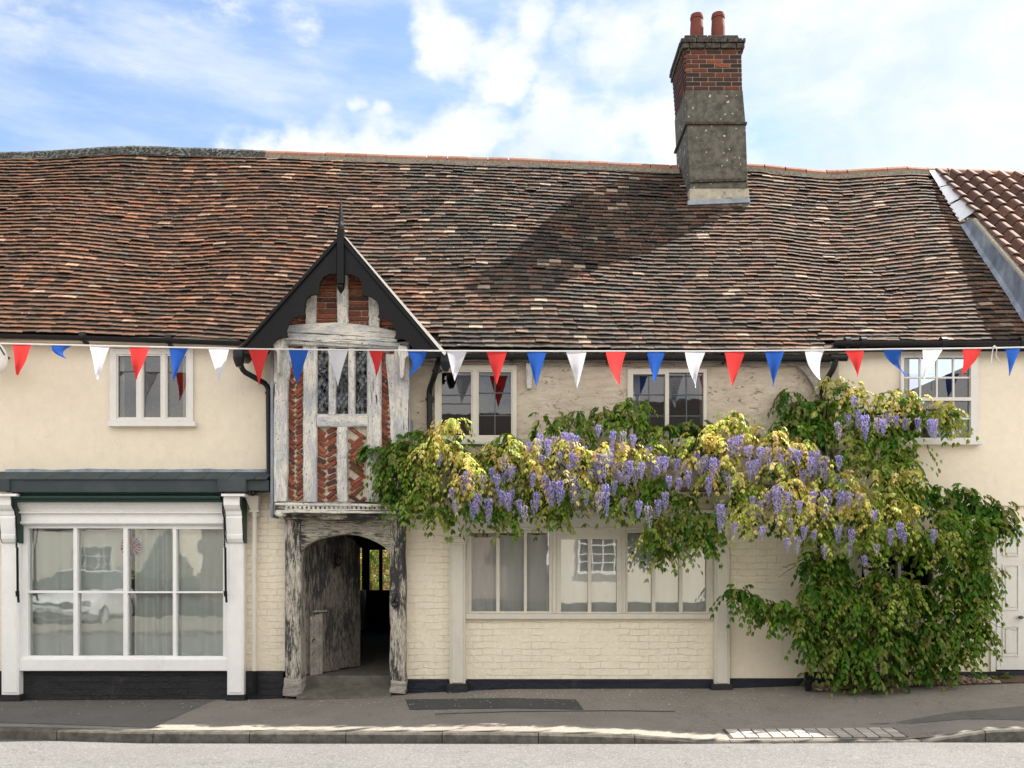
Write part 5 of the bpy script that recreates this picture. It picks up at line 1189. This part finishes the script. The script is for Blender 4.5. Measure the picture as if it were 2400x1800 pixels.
tag(part('petals', mb, M['petal_pale']), 'fallen lilac petals scattered on the pavement', 'petals', kind='stuff')

# ------------------------------------------------------------------ bunting
BYF = -.76
bt = empty('bunting', P(1200,822,BYF), 'string of red white and blue bunting strung across the house fronts', 'bunting')
SL = [(-160,801),(0,805),(172,809),(400,814),(600,818),(800,820),(1000,822),(1300,823),(1700,823),(1900,821),(2100,818),(2300,816),(2400,814),(2560,810)]
mb = MB(); mb.tube([P(a, b, BYF) for a, b in SL], .0085, 8); part('string', mb, M['tape'], bt)
FL = [('red',28,74,36,878,2),('blue',122,172,158,842,-16),('white',209,258,225,888,0),('red',303,351,316,888,0),('blue',396,442,412,894,0),('white',488,537,509,898,1),('red',582,630,609,904,0),('blue',676,724,700,902,0),('white',767,816,792,905,0),('red',864,898,878,881,3),('blue',953,1000,958,888,12),
('white',1047,1095,1066,895,0),('red',1140,1189,1164,905,0),('blue',1234,1281,1257,907,0),('white',1326,1375,1352,911,1),('red',1419,1468,1455,901,-5),('blue',1515,1560,1533,897,0),('white',1605,1654,1632,907,-4),('red',1698,1747,1715,907,0),('blue',1792,1839,1812,906,0),('white',1886,1932,1922,891,-8),('red',1979,2025,2009,884,2),('blue',2070,2117,2118,882,-14),('white',2162,2211,2168,892,0),('red',2255,2302,2250,881,6),('blue',2356,2393,2365,881,0),('red',-62,-14,-38,880,0),('white',2440,2488,2462,890,0)]
rf = random.Random(12)
for (cn, a, b, tx_, ty_, bend) in FL:
    mb = MB(); nu, nv = 8, 12; vs = []; ph = rf.uniform(0,6); amp = rf.uniform(.012,.03); sw = rf.uniform(-.10,.10)
    sy0, sy1 = interp(SL, a), interp(SL, b)
    for j in range(nv+1):
        v = j/nv
        for i in range(nu+1):
            u = i/nu; tpx, tpy = a+(b-a)*u, sy0+(sy1-sy0)*u
            wv_ = 1-v; mx_ = tpx*wv_ + tx_*v + bend*math.sin(math.pi*v)*.9; my_ = tpy*wv_ + ty_*v
            Yf = BYF + amp*math.sin(ph+u*3.5+v*2.5)*(v*2 if v < .5 else 1) + sw*v + abs(bend)*.002*math.sin(u*3.1)*v
            vs.append(P(mx_, my_, BYF)+Vector((0, Yf-BYF, 0)))
    mb.add(vs, [(j*(nu+1)+i, j*(nu+1)+i+1, (j+1)*(nu+1)+i+1, (j+1)*(nu+1)+i) for j in range(nv) for i in range(nu)])
    part('flag', mb, M['flag_'+cn], bt, cn+' triangular flag', smooth=True)
mb = MB(); mb.tube([P(2328,815,BYF-.01),P(2326,825,BYF-.02),P(2323,848,BYF-.02),P(2325,856,BYF-.02)], .005, 6); mb.tube([P(2330,813,BYF-.01),P(2336,818,BYF-.02),P(2334,832,BYF-.02),P(2346,853,BYF-.02)], .004, 6); mb.tube([P(2326,815,BYF-.012),P(2331,811,BYF-.02),P(2336,815,BYF-.012)], .009, 6)
part('tied_end', mb, M['tape'], bt, smooth=True)

# ------------------------------------------------------------------ curtains and things behind glass
def curtain(px0, px1, py0, py1, Y, folds, label, mat='net', amp=.03, name='net_curtain', grp=None, flare=0):
    mb = MB(); nx_, nz_ = 60, 8; vs = []; r = random.Random(int(px0))
    ph = r.uniform(0,6)
    for j in range(nz_+1):
        v = j/nz_
        for i in range(nx_+1):
            u = i/nx_; x_ = X(px0+(px1-px0)*u, Y); y_ = Y + amp*math.sin(ph+u*folds*6.28+.6*math.sin(u*9))*(.6+.6*v); z_ = Z(py0+(py1-py0)*v + (4*math.sin(u*3.14) if j == 0 else 0), Y)
            vs.append((x_, y_, z_))
    mb.add(vs, [(j*(nx_+1)+i, j*(nx_+1)+i+1, (j+1)*(nx_+1)+i+1, (j+1)*(nx_+1)+i) for j in range(nz_) for i in range(nx_)])
    return tag(part(name, mb, M[mat], smooth=True), label, 'curtain', grp)
curtain(62,172,1242,1537,.085,2.2,'net curtain behind the leftmost shop window panes')
curtain(178,290,1238,1537,.085,1.5,'net curtain behind the second column of shop panes')
curtain(318,404,1238,1537,.085,3.5,'gathered net curtain beside the union flag windmill')
curtain(411,528,1238,1537,.085,2.5,'net curtain behind the rightmost shop window panes')
curtain(1103,1166,1256,1440,.06,4,'grey net curtain in the leftmost light of the wide window', amp=.006); curtain(1168,1230,1252,1440,.075,3,'grey net curtain in the second light of the wide window', amp=.006); curtain(1233,1284,1250,1440,.075,2,'grey net curtain in the third light of the wide window', amp=.006)
curtain(1313,1455,1262,1440,.08,5,'net curtain behind the middle casement of the wide window', amp=.006)
curtain(1469,1662,1250,1440,.075,6,'net curtain in the right hand lights beneath the hanging leaves', amp=.006)
curtain(272,292,830,985,.06,1.5,'pale curtain at the left side of the casement above the shop', 'curtain', name='curtain', amp=.01); curtain(428,442,830,985,.06,1.5,'pale curtain at the right side of the casement above the shop', 'curtain', name='curtain', amp=.01)
curtain(1480,1500,872,1030,.06,2,'cream curtain at the left edge of the window over the wisteria', 'curtain', name='curtain', amp=.01); curtain(1640,1652,872,1030,.06,1,'cream curtain at the right edge of the window over the wisteria', 'curtain', name='curtain', amp=.01)
curtain(2119,2132,838,1026,.06,1,'pale curtain inside the sash window at upper right', 'curtain', name='curtain', amp=.008)
# flag windmill in the shop window
wm = empty('toy_windmill', P(313,1536,.06), 'paper windmill printed as a union flag on a dark stick behind the shop glass', 'toy')
mb = MB(); mb.tube([P(309,1283,.07), P(313,1400,.07), P(315,1536,.07)], .006, 6); part('stick', mb, M['dark_wood'], wm)
mred, mbl, mwh = M['flag_red'], M['flag_blue'], M['flag_white']
for k in range(6):
    a0 = k*math.pi/3+.25; c_ = P(306,1281,.045); rr = .125
    for (w0, w1, mt, off) in ((-.44,.44,mbl,0),(-.30,.30,mwh,-.002),(-.17,.17,mred,-.004)):
        mb = MB(); A_ = Vector((math.cos(a0+w0),0,math.sin(a0+w0))); B_ = Vector((math.cos(a0+w1),0,math.sin(a0+w1)))
        o_ = Vector((0,off,0)); mb.add([c_+o_+(A_+B_)*.006, c_+A_*rr+o_+Vector((0,.012,0)), c_+B_*rr+o_-Vector((0,.0,0))], [(0,1,2)]); part('blade', mb, mt, wm)

# satellite dish at left edge
sd = empty('satellite_dish', P(-5,840,-.25), 'white oval dish fixed on the wall at the left edge under the gutter', 'dish')
mb = MB(); cen = P(-12,838,-.30); vs = [cen+Vector((0,-.0,0))]; n = 28
rings_ = [(.5,.012),(1.0,.0)]
for f_, dy in rings_:
    for k in range(n):
        a = 2*math.pi*k/n; x_, z_ = .17*f_*math.cos(a), .23*f_*math.sin(a); tl = R(25); vs.append(cen+Vector((x_*math.cos(tl)+z_*math.sin(tl)*-.6, -.03*f_, z_*math.cos(tl)*.9+x_*.2)))
mb.add(vs, [(0,1+k,1+(k+1) % n) for k in range(n)] + [(1+k, 1+n+k, 1+n+(k+1) % n, 1+(k+1) % n) for k in range(n)])
dsh = part('reflector', mb, M['offwhite'], sd, smooth=True); dm = dsh.modifiers.new('solid', 'SOLIDIFY'); dm.thickness = .012
mb = MB(); mb.tube([cen+Vector((0,.0,.0)), cen+Vector((.03,.25,.05))], .015, 8); mb.tube([cen+Vector((.02,-.02,.2)), cen+Vector((.14,-.05,.02))], .008, 6); part('bracket', mb, M['black_paint'], sd)

# ------------------------------------------------------------------ garden behind the passage
def crown(cx_, cy_, cz_, rx, ry, rz, n, yg, name, label):
    e_ = empty(name, (cx_, cy_, 0), label, 'shrub')
    for _ in range(n):
        u = LR.normal(0,1,3); u /= np.linalg.norm(u); u *= LR.uniform(.3,1)**.5
        clump(np.array((cx_+u[0]*rx, cy_+u[1]*ry, cz_+u[2]*rz)), .1, yg, 6)
    leafobj('foliage', e_); mb = MB(); mb.tube([Vector((cx_,cy_,0)), Vector((cx_+.05,cy_,cz_*.6)), Vector((cx_,cy_,cz_))], [.05,.04,.02], 7); part('stem', mb, M['bark'], e_); return e_
crown(X(860,8.6), 8.8, 1.9, 1.3, .6, 1.0, 150, .62, 'garden_shrub', 'sunlit green shrub seen through the passage and rear door')
mb = MB(); mb.box(-7, 3, 10.0, 10.25, -.3, 3.0); br_ = M['brick']; m, q = newmat('garden_brick'); bt_ = q.new('ShaderNodeTexBrick', Vector=xz(q), Scale=1.0, Mortar_Size=.008, Brick_Width=.23, Row_Height=.075, Color1=(.42,.17,.09), Color2=(.34,.12,.07), Mortar=(.5,.45,.38)); finish(m, q, bt_.outputs[0], .85)
tag(part('garden_wall', mb, m), 'sunlit brick garden wall behind the shrub beyond the rear door', 'wall')
tag(part('garden_ground', sheet(lambda x,y: .3, fr(-9,6,2), [6.05, 12]), M['paver']), kind='structure')

# ------------------------------------------------------------------ houses and car across the street (seen in the glass)
M['opp_roof'] = paint('dark_old_slates', (.05,.042,.038), .8, .3, .3, .3, 12, (.03,.03,.025))
def opp(x0_, x1_, yf, h, hr, mat, wins, label, plinth='black_brick'):
    e_ = empty('house_opposite', ((x0_+x1_)/2, yf-2.5, 0), label, 'house'); mb = MB(); mb.box(x0_, x1_, yf-5.5, yf, -.1, h); part('wall', mb, mat, e_)
    mb = MB(); mb.add([(x0_-.1,yf+.3,h-.15),(x1_+.1,yf+.3,h-.15),(x1_+.1,yf-2.75,hr),(x0_-.1,yf-2.75,hr),(x0_-.1,yf-5.8,h-.15),(x1_+.1,yf-5.8,h-.15)], [(0,1,2,3),(3,2,5,4),(0,3,4),(1,5,2)]); part('roof', mb, M['opp_roof'], e_)
    mb = MB(); mb.box(x0_, x1_, yf, yf+.03, -.1, .5); part('plinth', mb, M[plinth], e_)
    for (a, b, c, d) in wins:
        mb = MB(); mb.box(a,b,yf+.0,yf+.03,c,d); w_ = part('window', mb, M['dark_wood'], e_); mb = MB(); mb.box(a-.06,b+.06,yf+.03,yf+.09,c-.08,c); mb.box(a-.06,a,yf+.02,yf+.06,c,d); mb.box(b,b+.06,yf+.02,yf+.06,c,d); mb.box(a-.06,b+.06,yf+.02,yf+.06,d,d+.06)
        for k in range(1,4): xx_ = a+(b-a)*k/4; mb.box(xx_-.015,xx_+.015,yf+.03,yf+.05,c,d)
        for k in range(1,4): zz_ = c+(d-c)*k/4; mb.box(a,b,yf+.032,yf+.048,zz_-.015,zz_+.015)
        part('frame', mb, M['white_paint'], w_)
opp(1.3, 12.0, -14.6, 4.5, 6.6, M['right_render'], [(1.9,3.2,1.35,2.35),(2.2,3.2,3.2,4.3),(5.4,6.4,3.2,4.3),(9,10,3.2,4.3)], 'pale rendered house across the street reflected in the wide window')
m, q = newmat('brown_brick_front'); n = q.noise(q.pos, 6, 5); b_ = q.new('ShaderNodeTexBrick', Vector=xz(q), Scale=1.0, Mortar_Size=.008, Brick_Width=.23, Row_Height=.075, Color1=(.20,.13,.10), Color2=(.26,.16,.12), Mortar=(.3,.28,.25)); finish(m, q, q.mix(q.map(n,.3,.7,.5,0), b_.outputs[0], (.08,.07,.06)), .85); M['opp_brick'] = m
opp(-9.0, 1.0, -15.4, 4.4, 6.3, M['opp_brick'], [(-7.6,-6.4,.9,2.2),(-4.6,-3.4,.9,2.2),(-7.4,-6.4,3.0,4.0),(-3.4,-2.4,3.0,4.0)], 'brown brick house across the street reflected in the left lights of the wide window')
opp(-24.0, -11.5, -19.5, 3.6, 6.5, M['cream_render'], [(-22,-20.8,.9,2.1),(-18,-16.8,.9,2.1),(-14.5,-13.3,.9,2.1)], 'low cream house set back across the street reflected at the top of the shop window')
hd = empty('hedge_opposite', (-17,-17,0), 'dark green hedge across the street reflected in the shop window', 'hedge')
for _ in range(260): clump(np.array((LR.uniform(-23,-9.5), LR.uniform(-17.3,-16.7), LR.uniform(.1,1.35))), .25, .15, 5)
leafobj('foliage', hd)
mb = MB(); mb.box(-23,-9.5,-17.4,-16.7,-.3,1.1); part('hedge_core', mb, M['bark'], hd)
def car(loc, rz, label, plate):
    e_ = empty('parked_car', loc, label, 'car'); z0_ = .0
    # profile along length (front = -y local before turning)
    def P3(l, wd, z): return Vector((wd, l, z))
    st_ = [(0,.70,.42,.62),(.06,.80,.28,.72),(.25,.86,.22,.80),(1.0,.89,.20,.92),(1.25,.90,.20,.97),(2.9,.90,.20,.98),(3.7,.88,.22,.95),(4.1,.84,.26,.88),(4.22,.76,.36,.70)]
    mb = MB(); vs = []; m_ = 10
    for l, hw_, zb_, zt_ in st_:
        for sx_, zz in ((-.82,zb_),(-1,zb_+.12),(-1,zt_-.22),(-.95,zt_-.06),(-.72,zt_),(.72,zt_),(.95,zt_-.06),(1,zt_-.22),(1,zb_+.12),(.82,zb_)): vs.append((sx_*hw_, l, zz))
    fs = [(i*m_+k, (i+1)*m_+k, (i+1)*m_+(k+1) % m_, i*m_+(k+1) % m_) for i in range(len(st_)-1) for k in range(m_)] + [tuple(range(m_)), tuple((len(st_)-1)*m_+k for k in range(m_-1,-1,-1))]
    mb.add(vs, fs)
    cb_ = [(1.05,.72,.93,.93),(1.75,.66,.93,1.40),(2.9,.66,.93,1.44),(3.55,.64,.93,1.34),(3.95,.70,.93,.94)]
    top = MB(); vs = []
    for l, hw_, zb_, zt_ in cb_: vs += [(-.80,l,zb_),(-hw_,l,zt_),(hw_,l,zt_),(.80,l,zb_)]
    top.add(vs, [(i*4+k, (i+1)*4+k, (i+1)*4+(k+1) % 4, i*4+(k+1) % 4) for i in range(4) for k in range(4)] )
    rt = Vector(loc); ca, sa = math.cos(rz), math.sin(rz)
    def tr(mb_): mb_.v = [(rt.x+x*ca-y*sa, rt.y+x*sa+y*ca, rt.z+z) for x, y, z in mb_.v]; return mb_
    part('body', tr(mb), M['car_white'], e_, bevel=.02); part('cabin_glass', tr(top), M['car_glass'], e_)
    mb = MB(); mb.box(-.62,.62,1.8,3.5,1.405,1.46); part('car_roof', tr(mb), M['car_white'], e_, bevel=.02)
    mb = MB(); mb.box(-.55,.55,-.015,.05,.60,.66); mb.box(-.6,.6,-.01,.05,.30,.40); part('grille', tr(mb), M['black_plastic'], e_)
    for sx_ in (-1,1):
        mb = MB(); mb.box(sx_*.52,sx_*.78,.0,.2,.60,.72); part('headlight', tr(mb), M['lamp'], e_, bevel=.02)
        for yy_ in (.75,3.35):
            mb = MB(); mb.tube([Vector((sx_*.72,yy_,.31)), Vector((sx_*.92,yy_,.31))], .31, 20); wh = part('wheel', tr(mb), M['black_plastic'], e_)
            mb = MB(); mb.tube([Vector((sx_*.91,yy_,.31)), Vector((sx_*.93,yy_,.31))], .19, 14); part('rim', tr(mb), M['lamp'], wh)
    mb = MB(); mb.box(-.26,.26,-.035,-.012,.44,.56); pt = part('number_plate', tr(mb), M['white_paint'], e_)
    cu = bpy.data.curves.new('plate_text', 'FONT'); cu.body = plate; cu.size = .115; cu.align_x = 'CENTER'; cu.extrude = .002
    tmp = bpy.data.objects.new('lettering_curve', cu); me_ = bpy.data.meshes.new_from_object(tmp); bpy.data.objects.remove(tmp); me_.materials.clear(); me_.materials.append(M['black_plastic']); to = bpy.data.objects.new('lettering', me_); COL.objects.link(to)
    c_ = Vector((rt.x+.04*sa, rt.y-.04*ca, rt.z+.46)); to.parent = pt; to.location = c_ - wloc(pt); to.rotation_euler = (R(90),0,rz)
M['car_white'] = paint('white_car_paint', (.75,.76,.76), .15, .01, .0, .0); M['car_glass'] = paint('dark_car_glass', (.015,.02,.02), .05, .1, 0, 0); M['lamp'] = paint('bright_metal', (.5,.5,.5), .2, .1, 0, 0)
car((-11.2, -11.4, -.06), math.pi-.12, 'white parked car with its front number plate reflected in the shop window', 'AE63 OAU')
